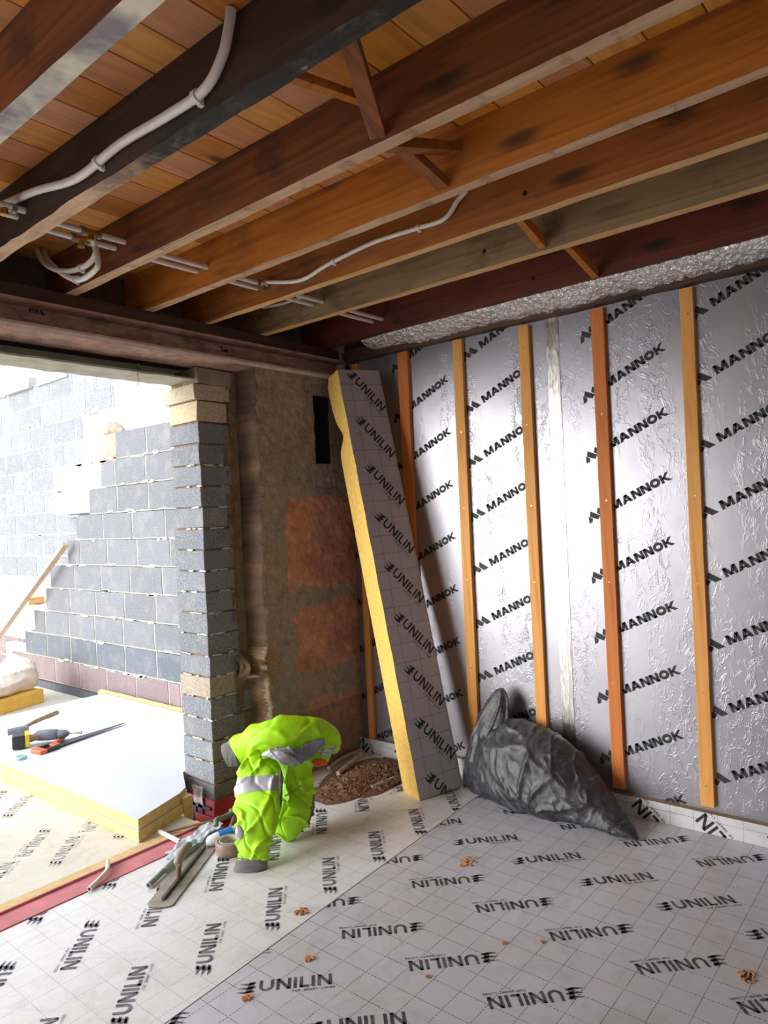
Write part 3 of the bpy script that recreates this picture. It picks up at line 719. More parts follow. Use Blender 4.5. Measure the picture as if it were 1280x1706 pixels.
fitting(on(6, 343, 'x', 1.03), 'brass fitting at the end of the thick white pipe')
fitting(Vector((2.19, 2.48, 2.524)), 'small fitting where the slim white pipe starts on the amber joist')

# ================================================================= LEANING BOARD
def frame_obj(name, mb, mats, O, A, B, N, **kw):
    o = mb.build(name, mats, **kw); M = Matrix((A, B, N)).transposed().to_4x4(); M.translation = O; o.matrix_world = M; return o
LB = Vector((2.82, 2.195, 0.0)); T = Vector((2.905, 2.702, 2.258)); a_ = (T-LB).normalized(); LL = (T-LB).length
w_ = Vector((.935, -.345, 0)); w_ -= a_*w_.dot(a_); w_.normalize(); nn = -(a_.cross(w_)).normalized()
if nn.y < 0: nn = -nn
TH, WD = .150, .268
LB = LB+Z*.0
b = MB(); nz_ = 90; rs = []
for i in range(nz_+1):
    z = LL*i/nz_
    notch = .045*math.exp(-((z-(LL-.36))/.055)**2)+.02*math.exp(-((z-(LL-.30))/.10)**2)
    jag = .0025*fb(z, 0, 30)+.002*math.sin(z*220)
    e0 = .012*max(0, (z-(LL-.04))/.04)*1
    rs.append([Vector((0+jag*.6, 0, z)), Vector((WD+.002*fb(z, 2, 10), 0, z)), Vector((WD, TH-.002, z)), Vector((-.0+notch*.15, TH-notch-e0*3, z))])
mt = [0, 1, 0, 1]
for s_ in range(4):
    vs = []
    for r in rs: vs += [r[s_], r[(s_+1) % 4]]
    b.add(vs, [(2*i, 2*i+2, 2*i+3, 2*i+1) for i in range(nz_)], mt[s_])
b.add(rs[0], [(0,1,2,3)], 1); b.add(rs[-1], [(3,2,1,0)], 1)
hp = rect_hp(0.0, WD, 0, LL)
for k in range(-1, 9):
    zz = LL-.045-.2745*k
    stamp(b, UNI, (.062+.028, zz-.028), -math.radians(52), .052, O0, X, Z, -Y, 2, hp)
m_foil_lean = printed_foil('lean_foil', lin(176,170,174), lin(150,140,136), 'XZ', metal=.25, rough=.42, wear=.3, line=.9, cell=.097, off=(.03, .0))
lo = frame_obj('insulation_board', b, [m_foil_lean, m_yellow, m_ink], LB, w_, nn, a_)
# local axes: X across, Y thickness, Z length
tag(lo, 'thick yellow-edged foil board with UNILIN print leaning in the corner', 'insulation board')

# ================================================================= THRESHOLD
b = MB(); b.box((-3, 2.772, -.02), (2.0, 2.888, .003), 0)
for i in range(7):
    b.box((-3, 2.882, .003), (2.0, 2.889, .012), 0) if i == 0 else None
tag(b.build('membrane_strip', [m_red_dusty], loc=(0, 2.83, 0)), 'dusty red plastic membrane strip running across the opening', 'membrane')
b = MB(); rs = []
for i in range(101):
    x = -3+5.03*i/100; d = .004*fb(x, 0, 5); rs.append([Vector((x, 2.893+d*.3, -.01)), Vector((x, 2.955+d, -.01)), Vector((x, 2.955+d, .006)), Vector((x, 2.893+d*.3, .006))])
b.rings(rs, 0, False)
tag(b.build('foam_strip', [m_foam_pale], loc=(0, 2.92, 0)), 'pale yellow foam strip beside the red membrane in the threshold', 'foam strip')
# red membrane wrapped round the foot of the pier, bound with tape
b = MB(); b.box((2.217, 3.065, -.121), (2.398, 3.34, -.024), 0)
b.box((2.207, 3.06, -.121), (2.23, 3.22, -.075), 0)
b.box((2.22, 3.068, -.03), (2.234, 3.338, .006), 0)
b.box((2.22, 3.064, -.03), (2.398, 3.077, .004), 0)
o = b.build('membrane_wrap', [m_red_dpm], loc=(2.3, 3.15, -.12), bevel=.005)
tag(o, 'red membrane folded round the foot of the block pier, bound with dark tape', 'membrane')
b = MB()
for yy, dz in ((3.15, 0), (3.21, .01)):
    b.prism([(0, .0), (.035, .0), (.045, .09), (.008, .09)], Vector((2.213, yy, -.115)), Y, Z, Vector((-.004, 0, 0)), 0)
b.box((2.209, 3.09, -.045), (2.216, 3.28, -.028), 0)
tp = b.build('tape', [plain('dark_tape', lin(70,64,62), .45, .2, .3, 30)], o, loc=o.location); tp.location = (0, 0, 0)
b = MB(); b.grid(6, 6, lambda u, v: (2.212-.004*math.sin(9*u+5*v), 3.15+.085*u+.01*v, -.03+.095*v), 0, False)
tp = b.build('paper_scrap', [plain('white_paper', lin(226,226,230), .7)], o, loc=o.location); tp.location = (0, 0, 0)
b = MB(); b.box((2.050, 3.085, -.12), (2.102, 3.125, .078), 0, None, .002)
tag(b.build('foam_block', [m_foam_pale], loc=(2.08, 3.1, -.12), bevel=.003), 'small pale foam block upright between board stack and red wrapped pier foot', 'foam block')
b = MB(); b.box((2.50, 2.80, 0), (2.54, 2.93, .07), 0, None, .003)
tag(b.build('timber_offcut', [m_timber_x], loc=(2.5, 2.85, 0), bevel=.002), 'small timber offcut against the wall behind the jacket', 'timber')

# ================================================================= OUTSIDE
m_top = plain('white_board_top', lin(216,221,232), .5, .05, .06, 2.5)
poly = [(1.74, 2.985), (2.045, 3.09), (2.108, 3.132), (2.230, 3.345), (2.93, 3.345), (2.93, 4.6), (2.93, 5.45), (1.70, 5.50)]
for k, (z0, z1, lab) in enumerate(((.0, .050, 'lower of two large white-topped insulation boards lying outside'), (.052, .104, 'upper of two large white-topped insulation boards, carrying the drill and saw'))):
    b = MB(); P = [(x-.006*k*(1 if x > 2 else -1), y+.008*k*(1 if y < 3.3 else -.5)) for x, y in poly]
    lo_ = [Vector((x, y, z0)) for x, y in P]; hi_ = [Vector((x, y, z1)) for x, y in P]; n_ = len(P)
    b.add(lo_+hi_, [tuple(range(n_))[::-1]]+[(i, (i+1) % n_, n_+(i+1) % n_, n_+i) for i in range(n_)], 0)
    b.add(hi_, [tuple(range(n_))], 1)
    tag(b.build('insulation_board', [m_foam_pale, m_top], loc=(2.3, 4.2, z0)), lab, 'insulation board', 'stacked boards outside')
b = MB(); rs = []
for i in range(31):
    y = 3.36+2.2*i/30; d = .006*fb(y, 0, 6); rs.append([Vector((2.938, y, 0)), Vector((2.968, y, 0)), Vector((2.968, y, .118+d)), Vector((2.938, y, .106+d))])
b.rings(rs, 0, False)
tag(b.build('foam_strip', [m_foam_pale], loc=(2.95, 4.4, 0)), 'ragged pale foam strip between the board stack and the outer block wall', 'foam strip')
# foam board with the white sack on it
O1 = Vector((2.724, 6.052, 0)); d1 = Vector((-.974, -.226, 0)); d2 = Vector((-.226, .974, 0))
b = MB(); b.obb(O1+d1*.7+d2*.3+Z*.056, (d1, d2, Z), (.7, .3, .056), 0)
tag(b.build('foam_board', [plain('foam_bright', lin(232,190,84), .7, 0, .08, 20)], loc=O1+d1*.7, bevel=.004), 'bright yellow foam board on the outside slab under the white sack', 'insulation board')
def blob(b, secs, n=64, m=0, amp=.01, sc=8, ridge=0, seed=0, flat=0.0, fr=None):
    # secs: (centre, half-width vector, half-height vector) along a path; cloth-like surface
    rs = []
    for i, (c, a, h) in enumerate(secs):
        r = []
        for k in range(n):
            t = 2*math.pi*k/n; ct, s_ = math.cos(t), math.sin(t)
            d = a*(abs(ct)**.85*(1 if ct > 0 else -1)) + h*(abs(s_)**.85*(1 if s_ > 0 else -1))
            p = c+d; nd = d.normalized() if d.length > 1e-6 else Vector((0, 0, 1))
            q = p*sc+Vector((seed, 0, 0))
            v_ = noise.fractal(q, .9, 2., 4)*amp
            if ridge:
                w1 = noise.noise(Vector((p.x*sc*.5, p.y*sc*.5, p.z*sc*.5+seed)))
                v_ += ridge*(1-abs(math.sin((fr(p) if fr else (p.z*1.3+p.y)*22)+w1*4.5)))**2
            p = p+nd*v_
            if p.z < flat: p.z = flat+.0008*(flat-p.z)
            r.append(p)
        rs.append(r)
    return b.rings(rs, m)
def interp(keys, n):
    out = []
    for i in range(n):
        t = i/(n-1)*(len(keys)-1); k = min(int(t), len(keys)-2); f = t-k
        K = [keys[max(0, k-1)], keys[k], keys[k+1], keys[min(len(keys)-1, k+2)]]
        row_ = []
        for c in range(len(keys[0])):
            p0_, p1_, p2_, p3_ = (q[c] for q in K)
            row_.append(.5*((2*p1_)+(p2_-p0_)*f+(2*p0_-5*p1_+4*p2_-p3_)*f*f+(3*p1_-p0_-3*p2_+p3_)*f**3))
        out.append(row_)
    return out
b = MB(); K = [(0,.02,.02), (.05,.10,.11), (.14,.19,.155), (.30,.21,.115), (.5,.22,.095), (.9,.24,.09), (1.2,.2,.07), (1.3,.03,.02)]
secs = []
for s_, hw, hh_ in interp(K, 70):
    c = O1+d1*(s_-.10)+d2*.24+Z*(.114+max(.01, hh_)*.72); secs.append((c, d2*max(hw, .01), Z*max(.01, hh_)))
blob(b, secs, 56, 0, .022, 6, .022, 3, .113)
tag(b.build('sack', [plain('cream_sacking', lin(230,220,208), .8, 0, .08, 8, .3)], loc=O1+Z*.113), 'crumpled cream sack lying on the bright yellow foam board outside', 'sack')
# pale lath leaning on the outer wall
b = MB(); bar(b, (2.80, 7.80, .02), (2.93, 5.97, 1.31), .055, .028, (0, .4, 1), 0)
e = empty('leaning_lath', (2.80, 7.80, .02), 'pale splashed timber lath leaning against the outer block wall', 'timber')
b.build('lath', [wood('lath_pale', lin(190,160,132), lin(218,196,172), lin(232,216,198), 'y', stain=(lin(206,120,84), 5, .62, .5))], e, bevel=.003)
# cavity boards between the leaves
for (y0, y1, z0, z1, lab) in ((3.36, 5.40, 2.40, 2.80, 'white cavity board under the lintel, top of the stepped three'), (3.36, 5.94, 1.99, 2.398, 'white cavity board behind the broken brick, middle of the stepped three'), (3.36, 6.53, 1.572, 1.986, 'white cavity board nearest the lath, lowest of the stepped three'), (3.6, 7.16, .33, .72, 'white cavity board low behind the stepped blocks, under a timber block'), (3.6, 7.72, .02, .30, 'white cavity board at the foot of the outer leaf beside the sack')):
    b = MB(); b.box((3.115, y0, z0), (3.215, y1, z1), 0); 
    tag(b.build('cavity_board', [plain('cavity_white', lin(236,240,246), .6, 0, .03, 6)], loc=(3.16, y1, z0), bevel=.003), lab, 'insulation board', 'white boards in the cavity')
b = MB(); b.box((3.02, 5.25, 1.99), (3.10, 5.47, 2.19), 0, None, .004)
tag(b.build('broken_brick', [plain('brick_pink', lin(196,158,140), .9, 0, .2, 20, .5)], loc=(3.05, 5.36, 1.99), bevel=.006), 'pinkish broken brick standing at the stepped end of the block wall', 'brick')
b = MB(); blob(b, [(Vector((3.06, 5.36+dy, 2.195+.045*hh_)), X*.05*hh_, Z*(.055*hh_)) for dy, hh_ in [(-.14+.28*i/16, max(.1, math.sin(math.pi*(i+.4)/17))) for i in range(17)]], 20, 0, .015, 20, 0, 2, 2.192)
tag(b.build('mortar_lump', [plain('mortar_lump', lin(176,160,140), .95, 0, .2, 30, .6)], loc=(3.06, 5.36, 2.2)), 'lump of set mortar on top of the broken brick', 'mortar')
b = MB(); b.box((3.05, 7.0, .724), (3.2, 7.12, .79), 0)
tag(b.build('timber_offcut', [m_timber_x], loc=(3.1, 7.06, .724), bevel=.003), 'small timber block resting on a low white cavity board', 'timber')
zt = zb-.16+.2125*13
for (y0, y1, dx, h_, lab) in ((6.42, 7.02, .0, .085, 'pale loose block on the outer wall top, nearest the lintel'), (7.16, 7.72, -.02, .075, 'pale loose block on the outer wall top, middle of three'), (7.76, 8.3, .0, .085, 'pinkish pale loose block on the outer wall top at the frame edge')):
    b = MB(); zz = 2.848
    b.box((3.23+dx, y0, zz), (3.36, y1, zz+h_+.04), 0, jcol(lin(196,196,196), .05), .006)
    tag(b.build('loose_block', [m_block], loc=(3.3, y0, zz), bevel=.006), lab, 'block', 'loose blocks on the outer wall')
# ---- tools on the board stack
ZS = .1045
m_black = plain('black_plastic', lin(42,44,48), .45, 0, .2, 40); m_yel = plain('tool_yellow', lin(236,200,30), .4, 0, .08, 30)
m_orange = plain('tool_orange', lin(238,98,50), .4, 0, .08, 30); m_tan = plain('dusty_tan', lin(160,134,104), .8, 0, .25, 40)
m_bluegrey = plain('dusty_grey', lin(112,118,132), .6, 0, .2, 40)
p = Vector((1.905, 4.60, ZS)); e = empty('cordless_drill', p, 'dusty yellow and black cordless drill lying on the white board stack', 'drill')
u = Vector((.80, -.35, 0)).normalized(); v = Vector((u.y*-1, u.x, 0))
b = MB(); b.obb(p+Z*.045+u*.0, (u, v, Z), (.036, .055, .040), 0); b.build('battery', [m_black], e, bevel=.008)
b = MB(); b.obb(p+Z*.047+u*.048, (u, v, Z), (.014, .052, .040), 0); b.build('battery_mount', [m_yel], e, bevel=.006)
b = MB(); b.tube([p+u*.055+Z*.045, p+u*.10+Z*.047+v*.005, p+u*.15+Z*.048+v*.012], [.024, .021, .024], 16); b.build('grip', [m_tan], e)
h0 = p+u*.165+Z*.05; ax_ = (v*-.35+u*.94).normalized(); h1 = h0+ax_*.10
b = MB(); b.tube([h0-ax_*.08, h0-ax_*.06, h0, h0+ax_*.05, h0+ax_*.06], [.018, .032, .034, .032, .026], 20); b.build('motor_housing', [m_bluegrey], e)
b = MB(); b.tube([h0+ax_*.06, h0+ax_*.075, h0+ax_*.11, h0+ax_*.125], [.024, .026, .022, .012], 20); b.build('chuck', [m_bluegrey], e)
b = MB(); b.tube([h0+ax_*.125, h0+ax_*.19, h0+ax_*.19, h0+ax_*.205], [.005, .005, .009, .009], 10); b.build('bit', [m_steel_grey], e)
# dusty hammer behind it
p = Vector((2.05, 4.90, ZS)); e = empty('hammer', p, 'dusty hammer with brown handle lying behind the drill', 'hammer')
q = Vector((2.30, 4.92, ZS+.075)); s0 = Vector((1.98, 4.78, ZS+.06))
b = MB(); b.tube(bez([s0, (s0+q)/2+Z*.006, q], 6), [.012]*5+[.014]*4+[.016]*4, 12); b.build('handle', [m_tan], e)
b = MB(); b.cyl(s0+Vector((-.05, .03, -.005)), s0+Vector((.05, -.03, .005)), .022, 16); b.build('head', [m_bluegrey], e)
# screwdriver
a0, a1, a2 = Vector((1.975, 4.33, ZS+.004)), Vector((2.055, 4.435, ZS+.014)), Vector((2.160, 4.53, ZS+.019))
e = empty('screwdriver', a1, 'screwdriver with orange handle lying between drill and saw', 'screwdriver')
b = MB(); b.cyl(a0, a1, .0035, 10); b.build('shaft', [m_steel_grey], e)
b = MB(); b.tube(bez([a1, a1*.7+a2*.3, a1*.3+a2*.7, a2], 4), [.009, .013, .016, .016, .014, .013, .014, .017, .018, .017, .015, .012, .007], 14); b.build('handle', [plain('handle_orange', lin(196,110,70), .5, 0, .2, 40)], e)
# handsaw
a0, a1 = Vector((1.915, 4.385, ZS)), Vector((2.535, 4.475, ZS)); t = (a1-a0).normalized(); s_ = Vector((-t.y, t.x, 0))
e = empty('handsaw', a0, 'handsaw with orange and black handle lying on the white board stack', 'saw')
teeth = []
for i in range(60): teeth += [(.15+.0075*i, -.045+.0004*i), (.154+.0075*i, -.040+.0004*i)]
b = MB(); b.prism([(.10, .045), (.10, -.042)]+teeth+[(.625, -.018), (.625, .0)], a0+Z*.010, t, s_, Z*.0016, 0); b.build('blade', [plain('saw_blade', lin(96,98,108), .35, .6, .15, 30)], e)
def slab(pts, m_, nm, z0=.002, h_=.022):
    b = MB(); b.prism(pts, a0+Z*z0, t, s_, Z*h_, 0); return b.build(nm, [m_], e, bevel=.005)
slab([(-.01, -.055), (.035, -.06), (.04, .035), (.01, .055), (-.015, .04)], m_orange, 'handle')
slab([(.03, .025), (.13, .03), (.13, .052), (.03, .055)], m_black, 'handle_top'); slab([(.03, -.06), (.11, -.058), (.14, -.03), (.12, -.02), (.03, -.034)], m_black, 'handle_bottom')
slab([(.10, -.03), (.145, -.025), (.15, .04), (.10, .045)], m_orange, 'blade_clamp', .003, .02)
# pale blue scrap at the frame edge
b = MB(); c0 = Vector((1.815, 4.36, ZS)); b.rings([[c0+Vector((math.cos(k*math.pi/9)*r_, math.sin(k*math.pi/9)*r_*.8, z_)) for k in range(18)] for r_, z_ in ((.030, .0), (.034, .012), (.028, .022), (.024, .014))])
tag(b.build('glue_cap', [plain('pale_cyan', lin(176,214,220), .5)], loc=c0), 'pale blue plastic cap on the board stack beside the drill battery', 'cap')

# ================================================================= TOOLS BY THE PIER
# plasterer's trowel with rounded blade ends
p0_, p1_ = Vector((1.50, 2.440, .003)), Vector((1.905, 2.700, .003)); t = (p1_-p0_).normalized(); s_ = Vector((-t.y, t.x, 0)); L = (p1_-p0_).length; W_ = .052
e = empty('plastering_trowel', p0_, 'long round-ended steel plastering trowel with grey handle on the foil floor', 'trowel')
pl = [(L+W_*.5*math.sin(a), W_*math.cos(a)) for a in [i*math.pi/10 for i in range(11)]] + [(-W_*.5*math.sin(a), -W_*math.cos(a)) for a in [i*math.pi/10 for i in range(11)]]
b = MB(); b.prism(pl, p0_, t, s_, Z*.002, 0); b.build('blade', [plain('trowel_steel', lin(158,150,140), .45, .35, .18, 16)], e)
b = MB(); bar(b, p0_+t*.02+Z*.008, p0_+t*(L-.03)+Z*.008, .016, .012, Z, 0); b.build('tang', [plain('tang_brown', lin(104,88,76), .5, .3, .3, 40)], e, bevel=.003)
hb = p0_+t*.17; b = MB(); b.tube([hb+Z*.010, hb+Z*.045+t*.005, hb+Z*.075+t*.01], [.009, .010, .015], 14); b.build('shank', [m_rust], e)
b = MB(); b.tube(bez([hb+Z*.07+t*-.012, hb+Z*.085+t*.02, hb+Z*.092+t*.07, hb+Z*.09+t*.125], 5), [.012, .015, .017, .018, .018, .0185, .019, .019, .018, .018, .018, .019, .019, .018, .015, .008], 18); b.build('handle', [plain('handle_dusty', lin(146,134,122), .75, 0, .15, 30)], e)
# grey tube beside it
e = empty('grey_tube', (1.54, 2.60, .014), 'grey metal tube lying beside the plastering trowel', 'pipe')
a0, a1 = Vector((1.54, 2.585, .013)), Vector((1.87, 2.750, .017)); am = a0*.68+a1*.32
b = MB(); b.cyl(a0, am, .0115, 16); b.cyl(a0-(a1-a0).normalized()*.0004, a0, .008, 14, 1); b.build('tube_body', [plain('tube_grey', lin(146,150,156), .4, .4, .12, 30), m_black], e)
b = MB(); b.cyl(am, a1, .0145, 16); b.build('sleeve', [plain('tube_pale', lin(190,194,202), .45, .3, .1, 30)], e)
# folded white plastic packaging
b = MB(); O2 = Vector((1.80, 2.70, .004)); u = Vector((.84, .30, 0)).normalized(); v = Vector((-u.y, u.x, 0))
b.grid(40, 14, lambda q, r_: O2+u*(q*.33-.06)+v*(r_*.085-.01)+Z*(.010+.014*abs(math.sin(q*7+r_*2))+.008*noise.noise(Vector((q*9, r_*6, 2)))), 0, True)
b.grid(40, 14, lambda q, r_: O2+u*(q*.33-.06)+v*((1-r_)*.085-.01)+Z*.002, 0, True)
tag(b.build('plastic_wrapper', [plain('milky_plastic', lin(206,214,224), .3, 0, .08, 20)], loc=O2), 'milky folded plastic wrapper between the grey tube and the pier', 'packaging')
# roll of brown tape standing on the floor with a bottle pushed behind
c0 = Vector((1.925, 2.562, 0)); e = empty('tape_roll', c0, 'roll of translucent brown tape lying by the jacket cuff', 'tape')
b = MB(); b.rings([[c0+Vector((math.cos(a)*r_, math.sin(a)*r_, z_)) for a in [k*math.pi/16 for k in range(32)]] for r_, z_ in ((.044, .004), (.060, .001), (.062, .005), (.062, .051), (.060, .054), (.044, .054), (.044, .004))], 0, True, False)
b.build('tape_winding', [plain('brown_tape', lin(160,136,118), .35, 0, .2, 14)], e)
b = MB(); b.rings([[c0+Vector((math.cos(a)*r_, math.sin(a)*r_, z_)) for a in [k*math.pi/16 for k in range(32)]] for r_, z_ in ((.041, .004), (.0445, .004), (.0445, .056), (.041, .056), (.041, .004))], 0, True, False)
b.build('core', [plain('card_core', lin(190,182,178), .7)], e)
c0 = Vector((1.955, 2.66, .03)); e = empty('plastic_bottle', c0, 'small clear bottle with bright blue label beside the tape roll', 'bottle')
t = Vector((.85, -.3, .1)).normalized()
b = MB(); b.tube([c0-t*.07, c0-t*.06, c0-t*.02, c0+t*.06, c0+t*.075], [.01, .022, .027, .027, .02], 18); b.build('bottle_body', [plain('clear_pale', lin(206,212,222), .15, 0, .05, 20)], e)
b = MB(); b.tube([c0-t*.012, c0+t*.05], [.0285, .0285], 18); b.build('label', [plain('label_blue', lin(30,120,205), .4, 0, .1, 20)], e)
# grey hooked handles of a tool by the wall
b = MB(); H = [at(392,1352,3.38), at(372,1362,3.34), at(361,1366,3.30), at(360,1376,3.28)]; b.tube(bez(H, 6), .012, 14)
H2 = [at(385,1350,3.42), at(390,1362,3.36), at(384,1380,3.28), at(372,1396,3.20)]; b.tube(bez(H2, 6), .011, 14)
tag(b.build('bucket_handle', [plain('grip_greygreen', lin(112,112,98), .7, 0, .2, 30)], loc=H[0]), 'grey-green curved tool handle beside the jacket sleeve', 'tool handle')
# white pipe offcuts and a bent rod
def stick(pts, r, lab, mat=m_pvc, name='pipe_offcut', cat='pipe'):
    P = bez(pts, 6); b = MB(); b.tube(P, r, 12, 0, True); t_ = (P[-1]-P[-2]).normalized()
    b.cyl(P[-1], P[-1]+t_*.0006, r*.72, 12, 1)
    return tag(b.build(name, [mat, m_black], loc=P[0]), lab, cat, 'pipe offcuts on the floor' if name == 'pipe_offcut' else None)
stick([(1.84, 2.975, .018), (1.836, 2.89, .0185), (1.835, 2.805, .016)], .011, 'short white pipe offcut lying across the foam strip by the board stack')
stick([(1.545, 2.905, .018), (1.50, 2.83, .020), (1.44, 2.79, .016), (1.385, 2.76, .013)], .0095, 'curved white pipe offcut lying across the red membrane')
stick([(1.86, 2.945, .014), (1.93, 2.90, .022), (2.0, 2.85, .03), (2.06, 2.82, .03)], .006, 'thin bent brown rod lying in front of the red wrapped pier foot', plain('rod_brown', lin(130,104,92), .6, 0, .2, 30), 'bent_rod', 'rod')
m_dpipe = plain('dusty_pipe', lin(176,158,144), .6, 0, .2, 20)
stick([(2.80, 2.74, .035), (2.98, 2.79, .04), (3.10, 2.83, .042)], .013, 'dusty pipe offcut lying on the sawdust heap in the corner', m_dpipe)
stick([(2.79, 2.49, .014), (2.88, 2.48, .014), (2.955, 2.47, .015)], .011, 'dusty pipe offcut close behind the foot of the leaning board', m_dpipe)
stick([(2.86, 2.87, .02), (3.02, 2.90, .03), (3.17, 2.90, .03)], .012, 'dusty pipe offcut lying along the foot of the patched wall', m_dpipe)
# sawdust and chips heaped in the corner
m_chip = plain('wood_chips', lin(112,82,62), .95, 0, .4, 60, .5)
b = MB()
def heap(u, v):
    x, y = 2.52+.66*u, 2.42+.50*v
    h_ = .035*max(0, 1-((x-2.95)/.34)**2-((y-2.62)/.24)**2)+.02*max(0, 1-((x-2.7)/.2)**2-((y-2.62)/.14)**2)
    k = .010*fb(x, y, 30, 2) if h_ > 0 else -.02
    return (x, y, max(h_+k*min(1, h_*60), -.004) if h_ > 0 else -.004)
b.grid(110, 84, heap, 0, False)
for i in range(900):
    a = random.uniform(0, 6.28); r_ = abs(random.gauss(0, .5)); x = 2.86+.26*r_*math.cos(a); y = 2.62+.17*r_*math.sin(a)
    if y > 2.93 or x > 3.2: continue
    h_ = .035*max(0, 1-((x-2.95)/.34)**2-((y-2.62)/.24)**2)+.02*max(0, 1-((x-2.7)/.2)**2-((y-2.62)/.14)**2)+.003
    d = Vector((random.uniform(-1, 1), random.uniform(-1, 1), random.uniform(-.4, .4))).normalized(); f_ = d.cross(Z).normalized()
    b.obb((x, y, h_), (d, f_, d.cross(f_)), (random.uniform(.003, .009), random.uniform(.002, .004), .0012), 1 if i % 4 else 2)
o = b.build('wood_chips', [m_chip, plain('chip_orange', lin(132,88,58), .9, 0, .2, 60), plain('chip_pale', lin(160,136,112), .9, 0, .2, 60)], loc=(2.85, 2.62, 0))
tag(o, 'heap of brown wood chips and dust between jacket and leaning board', 'wood chips'); o['kind'] = 'stuff'
# stray flakes on the foil floor
m_flake = plain('foam_flake', lin(206,144,92), .9, 0, .35, 90, .4); m_dark = plain('torn_dark', lin(96,72,56), .9, 0, .4, 60)
labs = ['orange foam showing in a torn spot near the slanting seam', 'orange crumb by the lone upright print at the lower edge', 'scatter of orange crumbs at the lower right of the floor', 'dusty tan smear of crumbs in front of the rubble sack', 'tiny orange crumb on the middle of the floor', 'small brown torn nick just below the slanting seam', 'tiny crumb on the left part of the right sheet', 'tiny orange crumb between two upside-down prints']
for k, ((x, y), R1, lab) in enumerate(zip([(1.779,1.958),(1.354,1.752),(2.312,.582),(2.431,1.66),(2.038,1.259),(1.60,1.735),(1.754,1.366),(2.118,1.158)], [.022, .012, .022, .035, .006, .014, .006, .006], labs)):
    b = MB(); n_ = 26 if R1 > .01 else 6
    if R1 > .015: b.prism([(math.cos(a)*R1*random.uniform(.6, 1.1)*1.3, math.sin(a)*R1*random.uniform(.5, 1.)) for a in [i*math.pi/8 for i in range(16)]], Vector((x, y, .0004)), X, Y, Z*.001, 2 if k == 3 else 1)
    for i in range(n_):
        a = random.uniform(0, 6.28); r_ = R1*random.random()**.6*1.1
        d = Vector((math.cos(a*3), math.sin(a*3), random.uniform(-.2, .2))).normalized(); f_ = d.cross(Z).normalized()
        b.obb((x+math.cos(a)*r_*1.3, y+math.sin(a)*r_, .0032), (d, f_, d.cross(f_)), (random.uniform(.0025, .006), random.uniform(.0015, .003), .0016), 0)
    o = tag(b.build('foam_crumbs', [m_flake, m_dark, plain('tan_dust', lin(196,166,136), .95)], loc=(x, y, 0)), lab, 'debris', 'crumbs on the foil floor'); o['kind'] = 'stuff'

# ================================================================= RUBBLE SACK
n = NT('black_sack'); s1 = n.noise(10, 7, .75, dist=1.6); s2 = n.noise(45, 6, .8, n.mapc((1, 1, .5)), 1.5)
c = n.mix(n.math('MULTIPLY', n.ramp(s1, [(.40, 0.), (.66, 1.)]), .6), lin(30,30,33), lin(98,99,108))
c = n.mix(n.math('MULTIPLY', n.ramp(s2, [(.56, 0.), (.68, 1.)]), .45), c, lin(140,140,146))
n.bump(n.math('ADD', n.math('MULTIPLY', s2, .5), n.math('MULTIPLY', s1, 2.)), .4, .006); m_sack = n.fin(c, .36, 0, .7)
# keys along -y: y, centre x, half depth, top z
KS = [(2.135, 3.13, .02, .05), (2.10, 3.12, .08, .22), (2.03, 3.09, .125, .31), (1.97, 3.07, .14, .35), (1.88, 3.05, .155, .375), (1.78, 3.04, .165, .385), (1.68, 3.035, .17, .375),
      (1.58, 3.035, .165, .345), (1.49, 3.04, .155, .295), (1.41, 3.05, .14, .215), (1.33, 3.04, .115, .14), (1.25, 3.02, .08, .075), (1.19, 3.01, .045, .035), (1.165, 3.0, .012, .012)]
rs = []; NS, NR = 190, 150
for y, xc, hx, zt_ in interp(KS, NS):
    hx = max(hx, .006); zt_ = max(zt_, .008); r = []
    for k in range(NR):
        t = 2*math.pi*k/NR; ct, st_ = math.cos(t), math.sin(t)
        hgt = (st_+1)/2
        xx = xc + hx*ct*(1-.35*hgt) + .10*hgt*zt_/.38 - .0
        zz = zt_*(.5+.5*(abs(st_)**.8)*(1 if st_ > 0 else -1))
        p = Vector((xx, y, zz)); out = Vector((ct, 0, st_*.8)).normalized()
        # folds fanning from the lower middle of the front towards the top
        fx, fz = y-1.66, zz-.02
        ang = math.atan2(fz, -fx); rad = math.hypot(fx, fz)
        w1 = noise.noise(Vector((y*6, zz*6, 3))); amp = max(0, min(1, (rad-.02)/.08))*max(0, 1-rad/.40)
        fold = (1-abs(math.sin(ang*5.0+w1*1.8+rad*5)))**3*.032*amp
        fold += max(0, 1-abs(noise.noise(Vector((y*7+zz*3, zz*11-y*6, 7)))*5))**2*.008 + max(0, 1-abs(noise.noise(Vector((y*16-zz*9, zz*15+y*8, 17)))*5))**2*.004
        fold += .010*noise.fractal(Vector((y*5, zz*5, xx*5)), 1.1, 2, 3)
        edge = min(1, zt_/.08)
        p += out*fold*edge
        p.x = min(p.x, 3.222+.0*zz) if p.z < .09 else min(p.x, 3.234)
        p.z = max(p.z, .001)
        r.append(p)
    rs.append(r)
b = MB(); b.rings(rs, 0)
e = empty('rubble_sack', (3.04, 1.7, 0), 'full dusty black plastic rubble sack slumped against the foil wall', 'sack')
b.build('sack_body', [m_sack], e)
